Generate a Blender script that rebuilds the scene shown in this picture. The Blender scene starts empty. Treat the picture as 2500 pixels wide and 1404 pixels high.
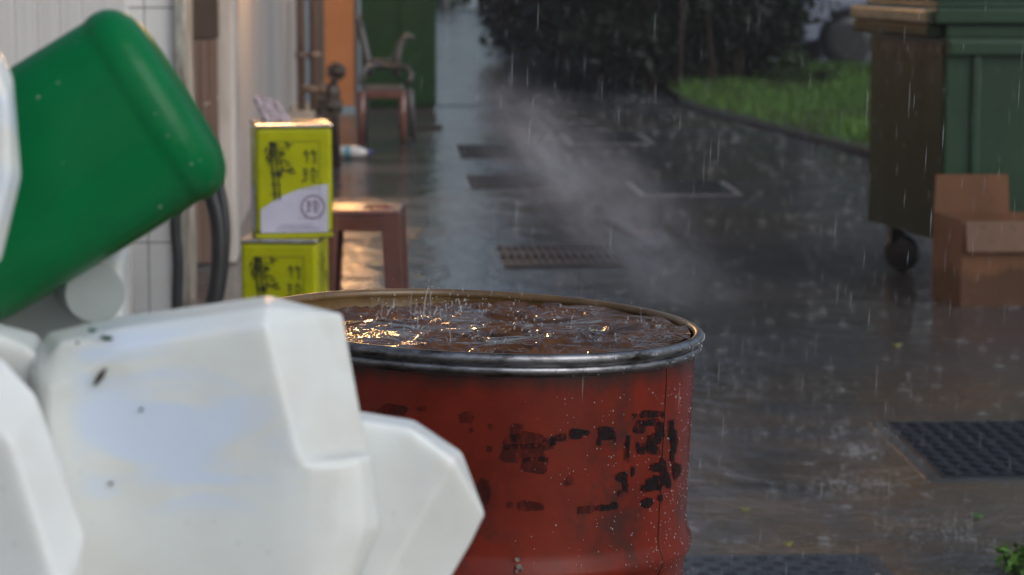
import bpy, bmesh, math, random
from mathutils import Vector, Matrix
random.seed(7)
R = math.radians
S = bpy.context.scene
COL = S.collection

# ------------------------------------------------------------------ camera
YAW, HOR, FPX, CAMZ = R(2.9), -123.0, 6300.0, 1.37
PITCH = math.atan((702 - HOR) / FPX)
Fh = Vector((math.sin(YAW), math.cos(YAW), 0))
RT = Vector((math.cos(YAW), -math.sin(YAW), 0))
FW = Fh * math.cos(PITCH) + Vector((0, 0, -math.sin(PITCH)))
UP = Fh * math.sin(PITCH) + Vector((0, 0, math.cos(PITCH)))
CAM = Vector((0, 0, CAMZ))

def P(px, py, D):                                   # a picture position at distance D, as a world point
    return CAM + FW * D + RT * ((px - 1250) / FPX * D) - UP * ((py - 702) / FPX * D)

def G(px, py, z=0.0):                               # where the view ray meets height z
    d = FW + RT * ((px - 1250) / FPX) - UP * ((py - 702) / FPX)
    t = (z - CAMZ) / d.z
    return CAM + d * t

cam = bpy.data.cameras.new('camera')
camo = bpy.data.objects.new('camera', cam)
COL.objects.link(camo)
camo.matrix_world = Matrix((
    (RT.x, UP.x, -FW.x, CAM.x), (RT.y, UP.y, -FW.y, CAM.y), (RT.z, UP.z, -FW.z, CAM.z), (0, 0, 0, 1)))
cam.sensor_width = 36
cam.lens = FPX / 2500 * 36
cam.clip_start, cam.clip_end = 0.05, 600
cam.dof.use_dof = True
cam.dof.focus_distance = 3.2
cam.dof.aperture_fstop = 9.5
S.camera = camo

# ------------------------------------------------------------------ materials
class N:
    def __init__(s, name):
        s.m = bpy.data.materials.new(name); s.m.use_nodes = True
        s.t = s.m.node_tree; s.n = s.t.nodes; s.l = s.t.links
        s.b = s.n['Principled BSDF']; s.out = s.n['Material Output']
    def new(s, kind, **kw):
        x = s.n.new(kind)
        for k, v in kw.items():
            if k in x.inputs: x.inputs[k].default_value = v
            else: setattr(x, k, v)
        return x
    def link(s, a, b): s.l.new(a, b)
    def coord(s, out='Object', scale=(1, 1, 1), loc=(0, 0, 0)):
        tc = s.new('ShaderNodeTexCoord'); mp = s.new('ShaderNodeMapping')
        mp.inputs['Scale'].default_value = scale; mp.inputs['Location'].default_value = loc
        s.link(tc.outputs[out], mp.inputs['Vector']); return mp.outputs[0]
    def noise(s, vec, scale, detail=4, rough=.55, dist=0):
        x = s.new('ShaderNodeTexNoise'); x.inputs['Scale'].default_value = scale
        x.inputs['Detail'].default_value = detail; x.inputs['Roughness'].default_value = rough
        x.inputs['Distortion'].default_value = dist
        s.link(vec, x.inputs['Vector']); return x.outputs['Fac']
    def ramp(s, fac, a, b, ca=(0, 0, 0, 1), cb=(1, 1, 1, 1)):
        x = s.new('ShaderNodeValToRGB'); e = x.color_ramp.elements
        e[0].position, e[1].position = a, b; e[0].color, e[1].color = ca, cb
        s.link(fac, x.inputs[0]); return x.outputs[0]
    def mix(s, fac, a, b, mode='MIX'):
        x = s.new('ShaderNodeMix', data_type='RGBA', blend_type=mode)
        for sock, v in ((x.inputs[0], fac), (x.inputs[6], a), (x.inputs[7], b)):
            if hasattr(v, 'is_output'): s.link(v, sock)
            elif isinstance(v, (int, float)): sock.default_value = v
            else: sock.default_value = (*v, 1) if len(v) == 3 else v
        return x.outputs[2]
    def math(s, op, a, b=0.0, clamp=False):
        x = s.new('ShaderNodeMath', operation=op, use_clamp=clamp)
        for i, v in enumerate((a, b)):
            if hasattr(v, 'is_output'): s.link(v, x.inputs[i])
            else: x.inputs[i].default_value = v
        return x.outputs[0]
    def bump(s, h, strength, dist=.01, normal=None):
        x = s.new('ShaderNodeBump'); x.inputs['Strength'].default_value = strength
        x.inputs['Distance'].default_value = dist; s.link(h, x.inputs['Height'])
        if normal: s.link(normal, x.inputs['Normal'])
        return x.outputs[0]
    def set(s, **kw):
        for k, v in kw.items():
            k = {'base': 'Base Color', 'rough': 'Roughness', 'metal': 'Metallic', 'spec': 'Specular IOR Level', 'coat': 'Coat Weight',
                 'coat_rough': 'Coat Roughness', 'trans': 'Transmission Weight', 'ior': 'IOR', 'alpha': 'Alpha', 'normal': 'Normal',
                 'sss': 'Subsurface Weight', 'sss_scale': 'Subsurface Scale', 'sheen': 'Sheen Weight'}.get(k, k)
            i = s.b.inputs[k]
            if hasattr(v, 'is_output'): s.link(v, i)
            elif isinstance(v, tuple): i.default_value = (*v, 1) if len(v) == 3 and i.type == 'RGBA' else v
            else: i.default_value = v
        return s.m

def pm(name, c1, c2=None, scale=8, rough=.5, lo=.35, hi=.65, bump=0, bscale=40, stretch=(1, 1, 1), metal=0, coat=0, rvar=.12, **kw):
    m = N(name); v = m.coord(scale=stretch)
    c2 = c2 or tuple(x * .7 for x in c1)
    f = m.ramp(m.noise(v, scale, 6, .6), lo, hi)
    m.set(base=m.mix(f, c1, c2), metal=metal, coat=coat, **kw)
    r = m.math('MULTIPLY_ADD', m.noise(v, scale * 2.3, 3), rvar * 2); r.node.inputs[2].default_value = rough - rvar
    m.set(rough=r)
    if bump: m.set(normal=m.bump(m.noise(v, bscale, 5), bump, .005))
    return m.m

def hdpe(name, c1, c2, sky_patch=None, sss=1.0, rough=.25, spots=.25):
    m = N(name); v = m.coord()
    col = m.mix(m.ramp(m.noise(v, 14, 5), .4, .75), c1, c2)
    if sky_patch:                                        # pale blue sky reflection on a glue smear, painted into the colour
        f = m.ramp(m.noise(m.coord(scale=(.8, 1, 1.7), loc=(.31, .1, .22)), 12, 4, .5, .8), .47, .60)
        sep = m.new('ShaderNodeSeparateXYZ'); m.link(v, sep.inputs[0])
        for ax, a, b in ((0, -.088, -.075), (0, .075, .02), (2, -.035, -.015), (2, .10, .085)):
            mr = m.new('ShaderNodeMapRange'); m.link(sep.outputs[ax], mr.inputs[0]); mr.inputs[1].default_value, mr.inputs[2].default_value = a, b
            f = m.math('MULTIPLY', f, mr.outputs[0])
        col = m.mix(m.math('MULTIPLY', f, .85), col, sky_patch)
    dirt = m.ramp(m.noise(m.coord(loc=(2, 5, 1)), 7, 6, .65), .55, .8)
    col = m.mix(m.math('MULTIPLY', dirt, .42), col, tuple(x * .62 for x in c2[:2]) + (c2[2] * .5,))
    sp = m.ramp(m.noise(v, 150, 2), .70, .76)
    col = m.mix(m.math('MULTIPLY', sp, spots), col, (.3, .27, .2))
    m.set(base=col, rough=rough, sss=sss, sss_scale=.016 if sss > .5 else .01, spec=.4 if sss > .5 else .18)
    m.b.inputs['Subsurface Radius'].default_value = (1, .95, .85)
    m.set(normal=m.bump(m.noise(v, 45, 4), .08, .004))
    return m.m

M = {}
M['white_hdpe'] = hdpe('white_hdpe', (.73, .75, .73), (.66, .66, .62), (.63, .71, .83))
M['cream_hdpe'] = hdpe('cream_hdpe', (.73, .75, .74), (.66, .66, .63))
M['green_hdpe'] = hdpe('green_hdpe', (.0, .15, .040), (.0, .12, .032), sss=.03, rough=.38, spots=.0)
M['cap_grey'] = hdpe('cap_grey', (.40, .43, .42), (.35, .37, .36), sss=.1)
M['husk'] = pm('husk', (.05, .03, .02), rough=.7)
M['moss'] = pm('moss', (.02, .07, .04), rough=.8)

def tin_mat(name, c1, c2, metalrough=.3):
    return pm(name, c1, c2, 9, metalrough, spec=.25)
M['tin_yellow'] = tin_mat('tin_yellow', (.40, .40, .002), (.33, .34, .002))
M['tin_white'] = tin_mat('tin_white', (.52, .50, .60), (.47, .45, .54))
M['tin_metal'] = pm('tin_metal', (.75, .72, .68), (.5, .42, .3), 20, .22, metal=1)
M['ink'] = pm('ink', (.018, .02, .004), rough=.4)
M['ink_soft'] = pm('ink_soft', (.07, .08, .004), rough=.4)
M['seal_ink'] = pm('seal_ink', (.16, .06, .11), rough=.4)
M['grey_ink'] = pm('grey_ink', (.27, .25, .33), rough=.4)
M['wall_white'] = pm('wall_white', (.40, .385, .385), (.28, .27, .265), 2.2, .6, bump=.15, stretch=(1, 1, .25))
M['post_white'] = pm('post_white', (.66, .64, .62), (.33, .30, .27), 8, .5, bump=.1, stretch=(1, 1, .15))
M['wall_grime'] = pm('wall_grime', (.52, .49, .43), (.12, .095, .065), 13, .6, stretch=(1, 1, .3), bump=.2)
M['dark_wood'] = pm('dark_wood', (.075, .058, .045), (.05, .038, .03), 6, .6, stretch=(1, 1, .1))
M['door_wood'] = pm('door_wood', (.20, .14, .115), (.13, .09, .07), 14, .55, stretch=(1, 1, .06))
M['orange'] = pm('orange', (.36, .14, .045), (.30, .11, .035), 3, .45)
M['cab_green'] = pm('cab_green', (.003, .034, .008), (.002, .025, .006), 3, .45, spec=.2)
M['dark'] = pm('dark', (.02, .018, .018), rough=.6)
M['pipe_brown'] = pm('pipe_brown', (.20, .135, .10), (.12, .08, .06), 12, .5, stretch=(1, 1, .2))
M['iron'] = pm('iron', (.05, .04, .032), (.025, .02, .018), 30, .5, bump=.3)
M['rubber'] = pm('rubber', (.022, .022, .024), (.015, .015, .016), 12, .38)
M['chair'] = pm('chair', (.06, .058, .056), (.04, .037, .036), 12, .35)
M['stool'] = pm('stool', (.15, .055, .042), (.10, .037, .03), 10, .2, coat=.5)
M['seam_paint'] = pm('seam_paint', (.09, .016, .009), (.05, .014, .010), 40, .4)
M['bin_green'] = pm('bin_green', (.022, .058, .026), (.016, .043, .019), 3, .42)
M['bin_olive_sheen'] = pm('bin_olive_sheen', (.021, .034, .016), (.015, .024, .012), 3, .55, stretch=(1, 1, .2), spec=.15)  # olive tint imitates the brownish reflection on the bin's side
M['bin_tan_lit'] = pm('bin_tan_lit', (.19, .175, .105), (.07, .075, .042), 7, .35, stretch=(1, 1, 2))  # tan colour imitates warm light falling on the lid edge
M['black_plastic'] = pm('black_plastic', (.012, .012, .014), rough=.45)
def card_mat(name, c1, c2):
    m = N(name); v = m.coord(); sep = m.new('ShaderNodeSeparateXYZ'); m.link(v, sep.inputs[0])
    c = m.mix(m.ramp(m.noise(m.coord(scale=(1, 1, .5)), 5, 5), .35, .65), c1, c2)
    h = m.math('SUBTRACT', sep.outputs[2], m.math('MULTIPLY', m.noise(m.coord(scale=(1, 1, .4)), 9, 5, .6), .22))
    soak = m.ramp(h, -.09, .03, (1, 1, 1, 1), (0, 0, 0, 1))                    # soaked from the ground up, ragged tide mark
    c = m.mix(m.math('MULTIPLY', soak, .6), c, tuple(x * .32 for x in c2))
    spot = m.ramp(m.noise(v, 28, 4, .6), .58, .66); c = m.mix(m.math('MULTIPLY', spot, .35), c, tuple(x * .45 for x in c2))
    fl = m.noise(m.coord(scale=(1, 1, .02)), 160, 2)
    m.set(base=c, rough=.75, normal=m.bump(fl, .25, .002)); return m.m
M['card'] = card_mat('card', (.18, .075, .028), (.13, .053, .021))
M['card_pale'] = card_mat('card_pale', (.19, .105, .065), (.14, .075, .045))
M['kerb'] = pm('kerb', (.05, .042, .03), (.025, .022, .017), 8, .5, bump=.3)
M['cover_iron'] = pm('cover_iron', (.013, .016, .020), (.008, .010, .013), 20, .5, spec=.35, bump=.2)
M['pale_cement'] = pm('pale_cement', (.22, .225, .24), (.10, .102, .11), 7, .3)
M['plate_iron'] = pm('plate_iron', (.055, .058, .064), (.035, .036, .04), 14, .28, bump=.2)
M['wet_cement'] = pm('wet_cement', (.085, .088, .095), (.05, .052, .056), 7, .2, bump=.25, bscale=30)
M['bark'] = pm('bark', (.055, .032, .024), (.03, .02, .016), 10, .8, bump=.5)
M['roofing'] = pm('roofing', (.12, .11, .10), rough=.6)
M['silver'] = pm('silver', (.24, .27, .38), (.2, .23, .33), 2, .25, metal=.1, coat=.6)
M['car_white'] = pm('car_white', (.5, .53, .55), (.42, .45, .47), 2, .25, coat=.6)
M['glass_dark'] = pm('glass_dark', (.03, .045, .05), rough=.08, rvar=.02, coat=1)
M['alloy'] = pm('alloy', (.02, .02, .023), rough=.5, metal=.2)
M['bottle_white'] = pm('bottle_white', (.6, .62, .64), rough=.15)
M['bottle_band'] = pm('bottle_band', (.10, .32, .42), rough=.3)
M['cap_blue'] = pm('cap_blue', (.03, .06, .35), rough=.3)
M['litter_leaf'] = pm('litter_leaf', (.085, .03, .022), rough=.5)
M['green_leaf'] = pm('green_leaf', (.05, .12, .02), rough=.5)
M['yellow_leaf'] = pm('yellow_leaf', (.22, .22, .03), rough=.5)
M['pale_leaf'] = pm('pale_leaf', (.055, .065, .07), rough=.6)
M['lamp_shade'] = pm('lamp_shade', (.1, .12, .1), rough=.4)

def leaf_mat(name, c1, c2, c3):
    m = N(name)
    oi = m.new('ShaderNodeObjectInfo'); v = m.coord()
    g = m.new('ShaderNodeNewGeometry')
    col = m.mix(g.outputs['Random Per Island'], c1, c2)
    col = m.mix(m.ramp(m.noise(v, 1.1, 3), .45, .62), col, c3)
    m.set(base=col, rough=.55, spec=.18)
    return m.m
M['leaf_dark'] = leaf_mat('leaf_dark', (.007, .017, .010), (.015, .030, .015), (.011, .014, .010))
M['leaf_mid'] = leaf_mat('leaf_mid', (.022, .045, .014), (.04, .065, .020), (.016, .03, .014))
M['grass'] = leaf_mat('grass', (.06, .145, .024), (.095, .20, .03), (.05, .085, .022))
M['lawn_soil'] = pm('lawn_soil', (.035, .06, .015), (.03, .035, .018), 3, .8, bump=.4)

# tiles: procedural grid in object space (x across, z up)
def tile_mat():
    m = N('white_tile'); v = m.coord()
    sep = m.new('ShaderNodeSeparateXYZ'); m.link(v, sep.inputs[0])
    fx = m.math('FRACT', m.math('MULTIPLY', m.math('ADD', sep.outputs[0], 20.0), 1 / .2714))
    fz = m.math('FRACT', m.math('MULTIPLY', m.math('ADD', sep.outputs[2], 20.0), 1 / .2714))
    lx = m.math('LESS_THAN', fx, .014); lz = m.math('LESS_THAN', fz, .016)
    l = m.math('MAXIMUM', lx, lz)
    c = m.mix(m.ramp(m.noise(v, 3, 5), .35, .7), (.80, .79, .77), (.68, .66, .63))
    m.set(base=m.mix(l, c, (.10, .085, .07)), rough=.28)
    m.set(normal=m.bump(m.math('SUBTRACT', 1.0, l), .3, .003))
    return m.m
M['tile'] = tile_mat()

def board_mat():
    m = N('white_board'); v = m.coord(scale=(1, 1, .02))
    f = m.noise(v, 45, 3)
    c = m.mix(m.ramp(f, .35, .7), (.72, .69, .66), (.62, .59, .56))
    m.set(base=c, rough=.5, normal=m.bump(f, .3, .004)); return m.m
M['board'] = board_mat()

def ground_mat():
    m = N('wet_asphalt'); v = m.coord()
    big = m.noise(v, .55, 5, .6); mid = m.noise(v, 2.6, 5, .6); fine = m.noise(v, 90, 4, .7)
    c = m.mix(m.ramp(big, .38, .66), (.045, .050, .058), (.056, .053, .049))
    # silt washed over the paving near the drum
    sep = m.new('ShaderNodeSeparateXYZ'); m.link(v, sep.inputs[0])
    near = m.new('ShaderNodeMapRange'); m.link(sep.outputs[1], near.inputs[0])
    near.inputs[1].default_value, near.inputs[2].default_value = 8.6, 5.4
    silt = m.math('MULTIPLY', near.outputs[0], m.ramp(mid, .3, .7))
    c = m.mix(silt, c, (.20, .13, .07))
    c = m.mix(m.math('MULTIPLY', m.ramp(fine, .55, .72), .6), c, (.12, .115, .11))
    pud = m.ramp(m.noise(m.coord(scale=(.6, 1.4, 1), loc=(3, 1, 0)), .9, 4, .55), .42, .6)
    r = m.math('MULTIPLY_ADD', pud, -.13); r.node.inputs[2].default_value = .19
    r = m.math('ADD', r, m.math('MULTIPLY', fine, .06))
    n1 = m.bump(fine, .18, .002)
    # ripples driven across the water film
    wv = m.noise(m.coord(scale=(1, 1.1, 1)), 8, 4, .6, .9)
    n2 = m.bump(wv, .6, .008, n1)
    vo = m.new('ShaderNodeTexVoronoi', feature='DISTANCE_TO_EDGE'); m.link(v, vo.inputs['Vector']); vo.inputs['Scale'].default_value = 14
    n2 = m.bump(m.noise(m.coord(scale=(1.2, .8, 1)), 1.6, 3, .6, .6), .55, .035, n2)
    n3 = m.bump(m.noise(m.coord(scale=(1, 1.1, 1)), 26, 3, .6), .5, .004, n2)
    m.set(base=c, rough=r, normal=n3, spec=.5)
    return m.m
M['ground'] = ground_mat()

def water_mat():
    m = N('rain_water'); v = m.coord()
    c = m.mix(m.ramp(m.noise(v, 9, 3), .4, .7), (.115, .046, .016), (.045, .020, .009))
    m.set(base=c, rough=.05, spec=.42, ior=1.33)
    n = m.bump(m.noise(m.coord(scale=(1, 1.6, 1)), 16, 3, .55, .9), .5, .02)
    n = m.bump(m.noise(m.coord(scale=(1, 1.4, 1)), 60, 2, .5, .3), .22, .006, n)
    m.set(normal=n); return m.m
M['water'] = water_mat()

def splash_mat(name, alpha):
    m = N(name); m.set(base=(.75, .78, .82), rough=.08, alpha=alpha, spec=.8); return m.m  # whitish colour stands in for sky light refracted in clear water
M['splash'] = splash_mat('splash', .19)
M['bead'] = splash_mat('bead', .34)
M['spray'] = splash_mat('spray', .065)
M['rain'] = splash_mat('rain', .10)
def drop_mat():
    m = N('water_drop'); m.set(base=(1, 1, 1), rough=.02, trans=1.0, ior=1.33); return m.m
M['drop'] = drop_mat()

def bag_mat():
    m = N('thin_bag'); m.set(base=(.42, .34, .37), rough=.3, alpha=.72, sss=.0)
    m.set(normal=m.bump(m.noise(m.coord(), 60, 3), .4, .01)); return m.m
M['bag'] = bag_mat()

def drum_paint():
    m = N('red_paint'); v = m.coord()
    c = m.mix(m.ramp(m.noise(v, 6, 6, .65), .35, .7), (.18, .018, .007), (.08, .008, .004))
    # scuffs and grease worn into the paint
    sc = m.ramp(m.noise(m.coord(scale=(1, 1, .8), loc=(1, 4, 2)), 8, 9, .75), .54, .66)
    c = m.mix(m.math('MULTIPLY', sc, .72), c, (.030, .016, .014))
    run = m.ramp(m.noise(m.coord(scale=(1, 1, .05), loc=(3, 1, 4)), 34, 5, .7), .58, .70)       # grease and rust runs down the paint
    c = m.mix(m.math('MULTIPLY', run, .55), c, (.045, .014, .009))
    chip = m.ramp(m.noise(v, 38, 5, .7), .72, .75)
    c = m.mix(m.math('MULTIPLY', chip, .5), c, (.05, .03, .025))
    sep = m.new('ShaderNodeSeparateXYZ'); m.link(v, sep.inputs[0])
    # dark ring under the rim, hard ragged edge
    edge = m.math('ADD', sep.outputs[2], m.math('MULTIPLY', m.noise(m.coord(scale=(1, 1, .3)), 40, 4), .03))
    ring = m.new('ShaderNodeMapRange'); m.link(edge, ring.inputs[0])
    ring.inputs[1].default_value, ring.inputs[2].default_value = .845, .872
    c = m.mix(ring.outputs[0], c, (.018, .014, .012))
    m.set(base=c, rough=.25, spec=.22)
    m.set(normal=m.bump(m.noise(v, 18, 4), .12, .006)); return m.m
M['drum_paint'] = drum_paint()

def rim_metal():
    m = N('worn_steel'); v = m.coord()
    f = m.ramp(m.noise(m.coord(scale=(1, 1, 3)), 16, 6, .7), .45, .66)
    c = m.mix(f, (.28, .28, .30), (.03, .025, .022))
    m.set(base=c, metal=.85, rough=m.ramp(m.noise(v, 50, 4), .2, .9, (.24, .24, .24, 1), (.6, .6, .6, 1)))
    m.set(normal=m.bump(m.noise(v, 120, 3), .15, .002)); return m.m
M['rim'] = rim_metal()
M['inner'] = pm('inner_coat', (.19, .115, .045), (.10, .055, .022), 12, .3, bump=.1)
def stencil_mat():
    m = N('stencil_ink'); v = m.coord()
    a = m.ramp(m.noise(m.coord(scale=(1, 1, .6)), 75, 7, .8), .38, .52)
    m.set(base=(.012, .008, .009), rough=.5, spec=.12, alpha=m.math('MULTIPLY', a, .95)); return m.m
M['stencil'] = stencil_mat()
M['stencil_faint'] = stencil_mat(); M['stencil_faint'].name = 'stencil_faint'
nt = M['stencil_faint'].node_tree
for nd in nt.nodes:
    if nd.type == 'MATH': nd.inputs[1].default_value = .5
M['scrape'] = pm('scrape', (.22, .22, .2), (.1, .06, .05), 90, .5)

# ------------------------------------------------------------------ mesh helpers
class MB:
    def __init__(s): s.bm = bmesh.new()
    def face(s, pts, mi=0):
        vs = [s.bm.verts.new(p) for p in pts]
        try: f = s.bm.faces.new(vs); f.material_index = mi; return f
        except ValueError: return None
    def box(s, a, b, mi=0, mat=None):
        x0, y0, z0 = a; x1, y1, z1 = b
        vs = [s.bm.verts.new(p) for p in ((x0, y0, z0), (x1, y0, z0), (x1, y1, z0), (x0, y1, z0), (x0, y0, z1), (x1, y0, z1), (x1, y1, z1), (x0, y1, z1))]
        if mat is not None:
            for v in vs: v.co = mat @ v.co
        for q in ((0, 3, 2, 1), (4, 5, 6, 7), (0, 1, 5, 4), (1, 2, 6, 5), (2, 3, 7, 6), (3, 0, 4, 7)):
            s.bm.faces.new([vs[i] for i in q]).material_index = mi
        return s
    def tube(s, pts, r, n=10, mi=0, cap=True):
        pts = [Vector(p) for p in pts]; rs = r if isinstance(r, (list, tuple)) else [r] * len(pts)
        rings = []; u = None
        for i, p in enumerate(pts):
            t = (pts[min(i + 1, len(pts) - 1)] - pts[max(i - 1, 0)]).normalized()
            if u is None:
                u = t.orthogonal().normalized()
            u = (u - t * u.dot(t)).normalized(); w = t.cross(u)
            rings.append([s.bm.verts.new(p + (u * math.cos(k * 2 * math.pi / n) + w * math.sin(k * 2 * math.pi / n)) * rs[i]) for k in range(n)])
        for a, b in zip(rings, rings[1:]):
            for k in range(n):
                f = s.bm.faces.new((a[k], a[(k + 1) % n], b[(k + 1) % n], b[k])); f.material_index = mi; f.smooth = True
        if cap:
            s.bm.faces.new(rings[0][::-1]).material_index = mi; s.bm.faces.new(rings[-1]).material_index = mi
        return s
    def lathe(s, prof, n=64, mi=0, mis=None, mat=None):
        rings = []
        for r, z in prof:
            rings.append([s.bm.verts.new((mat or Matrix()) @ Vector((r * math.cos(k * 2 * math.pi / n), r * math.sin(k * 2 * math.pi / n), z))) for k in range(n)])
        for j, (a, b) in enumerate(zip(rings, rings[1:])):
            for k in range(n):
                f = s.bm.faces.new((a[k], a[(k + 1) % n], b[(k + 1) % n], b[k])); f.smooth = True
                f.material_index = mis[j] if mis else mi
        return rings
    def sphere(s, c, r, u=8, v=6, sc=(1, 1, 1), mi=0):
        c = Vector(c); N_ = s.bm.verts.new
        top, bot = N_(c + Vector((0, 0, r * sc[2]))), N_(c - Vector((0, 0, r * sc[2]))); rings = []
        for j in range(1, v):
            t = math.pi * j / v
            rings.append([N_(c + Vector((r * math.sin(t) * math.cos(k * 2 * math.pi / u) * sc[0], r * math.sin(t) * math.sin(k * 2 * math.pi / u) * sc[1], r * math.cos(t) * sc[2]))) for k in range(u)])
        fs = []
        for k in range(u):
            fs.append(s.bm.faces.new((top, rings[0][k], rings[0][(k + 1) % u]))); fs.append(s.bm.faces.new((bot, rings[-1][(k + 1) % u], rings[-1][k])))
            for a, b in zip(rings, rings[1:]): fs.append(s.bm.faces.new((a[k], b[k], b[(k + 1) % u], a[(k + 1) % u])))
        for f in fs: f.smooth = True; f.material_index = mi
        return s
    def hull(s, pts):
        vs = [s.bm.verts.new(p) for p in pts]
        r = bmesh.ops.convex_hull(s.bm, input=vs)
        bad = [v for v in vs if not v.link_faces]
        if bad: bmesh.ops.delete(s.bm, geom=bad, context='VERTS')
        return s
    def prism(s, outline, y0, y1, mi=0):            # outline in x,z extruded along y
        a = [s.bm.verts.new((x, y0, z)) for x, z in outline]; b = [s.bm.verts.new((x, y1, z)) for x, z in outline]
        s.bm.faces.new(a).material_index = mi; s.bm.faces.new(b[::-1]).material_index = mi
        n = len(a)
        for i in range(n): s.bm.faces.new((a[i], b[i], b[(i + 1) % n], a[(i + 1) % n])).material_index = mi
        return s
    def build(s, name, mats, parent=None, smooth=False, bevel=0, seg=2, normals=True):
        if normals: bmesh.ops.recalc_face_normals(s.bm, faces=s.bm.faces)
        me = bpy.data.meshes.new(name); s.bm.to_mesh(me); s.bm.free()
        o = bpy.data.objects.new(name, me); COL.objects.link(o)
        for m in (mats if isinstance(mats, (list, tuple)) else [mats]): me.materials.append(m)
        if smooth:
            for p in me.polygons: p.use_smooth = True
        if bevel:
            md = o.modifiers.new('bevel', 'BEVEL'); md.width = bevel; md.segments = seg; md.limit_method = 'ANGLE'; md.angle_limit = R(35)
            md.harden_normals = False
        if parent: o.parent = parent
        return o

def tag(o, label=None, cat=None, group=None, kind=None):
    if label: o['label'] = label
    if cat: o['category'] = cat
    if group: o['group'] = group
    if kind: o['kind'] = kind
    return o
def thing(name, label, cat, loc=(0, 0, 0), rz=0, group=None):
    o = bpy.data.objects.new(name, None); COL.objects.link(o); o.location = loc; o.rotation_euler = (0, 0, rz); o.empty_display_size = .1
    return tag(o, label, cat, group)
def copy_tree(o, parent=None):
    c = o.copy(); COL.objects.link(c)
    if parent: c.parent = parent
    for ch in list(o.children): copy_tree(ch, c)
    return c

# ------------------------------------------------------------------ setting: ground
mb = MB(); n = 40
mb.face([(-30, -12, 0), (45, -12, 0), (45, 110, 0), (-30, 110, 0)])
g = tag(mb.build('ground', M['ground']), kind='structure')

# lawn with its kerb
kerb_px = [(1662, 250), (1698, 268), (1760, 285), (1850, 309), (1950, 335), (2113, 378), (2300, 425)]
kp = [G(*k) for k in kerb_px]
far = [(16, kp[-1].y, 0), (16, 29.5, 0), (2.9, 29.5, 0)]
mb = MB()
mb.face([(p.x, p.y, .05) for p in kp] + [(f[0], f[1], .05) for f in far])
tag(mb.build('lawn', M['lawn_soil']), kind='structure')
mb = MB()
for a, b in zip(kp, kp[1:]):
    d = (b - a).normalized(); nrm = Vector((-d.y, d.x, 0)) * .09
    mb.box((0, -.02, 0), (((b - a).length) * .985, .03, .05 + random.uniform(-.004, .004)), mat=Matrix.Translation(a) @ Matrix.Rotation(math.atan2(d.y, d.x), 4, 'Z'))
tag(mb.build('lawn_kerb', M['kerb'], bevel=.012), kind='structure')

def inside(x, y, poly):
    c = False
    for i in range(len(poly)):
        a, b = poly[i], poly[i - 1]
        if (a[1] > y) != (b[1] > y) and x < (b[0] - a[0]) * (y - a[1]) / (b[1] - a[1]) + a[0]: c = not c
    return c
poly = [(p.x, p.y) for p in kp] + [(f[0], f[1]) for f in far]
mb = MB(); cnt = 0
while cnt < 26000:
    x, y = random.uniform(2.2, 6.6), random.uniform(16.2, 29.5)
    if not inside(x - .03, y + .03, poly): continue
    cnt += 1
    h = random.uniform(.04, .13) * (1.3 if math.sin(x * 3 + 1.3 * math.sin(y * 2)) > .2 else .8); a = random.uniform(0, 6.28); w = .006
    dx, dy = math.cos(a) * w, math.sin(a) * w; lx, ly = random.gauss(0, .03), random.gauss(0, .03)
    mb.face([(x - dx, y - dy, .045), (x + dx, y + dy, .045), (x + lx, y + ly, .045 + h)])
tag(mb.build('grass', M['grass'], normals=False), 'bright green wet lawn grass beside the path', 'grass', kind='stuff')

# car park road beyond
mb = MB(); mb.face([(4.2, 29.8, .004), (45, 29.8, .004), (45, 60, .004), (4.2, 60, .004)])
tag(mb.build('road', pm('road_grey', (.11, .105, .11), (.08, .078, .08), 2, .35)), kind='structure')

# channel across the path
mb = MB(); y = G(1300, 258).y
mb.face([(.48, y - .07, .004), (2.7, y - .07, .004), (2.7, y + .07, .004), (.48, y + .07, .004)])
tag(mb.build('drain_channel', M['cover_iron']), kind='structure')

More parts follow.
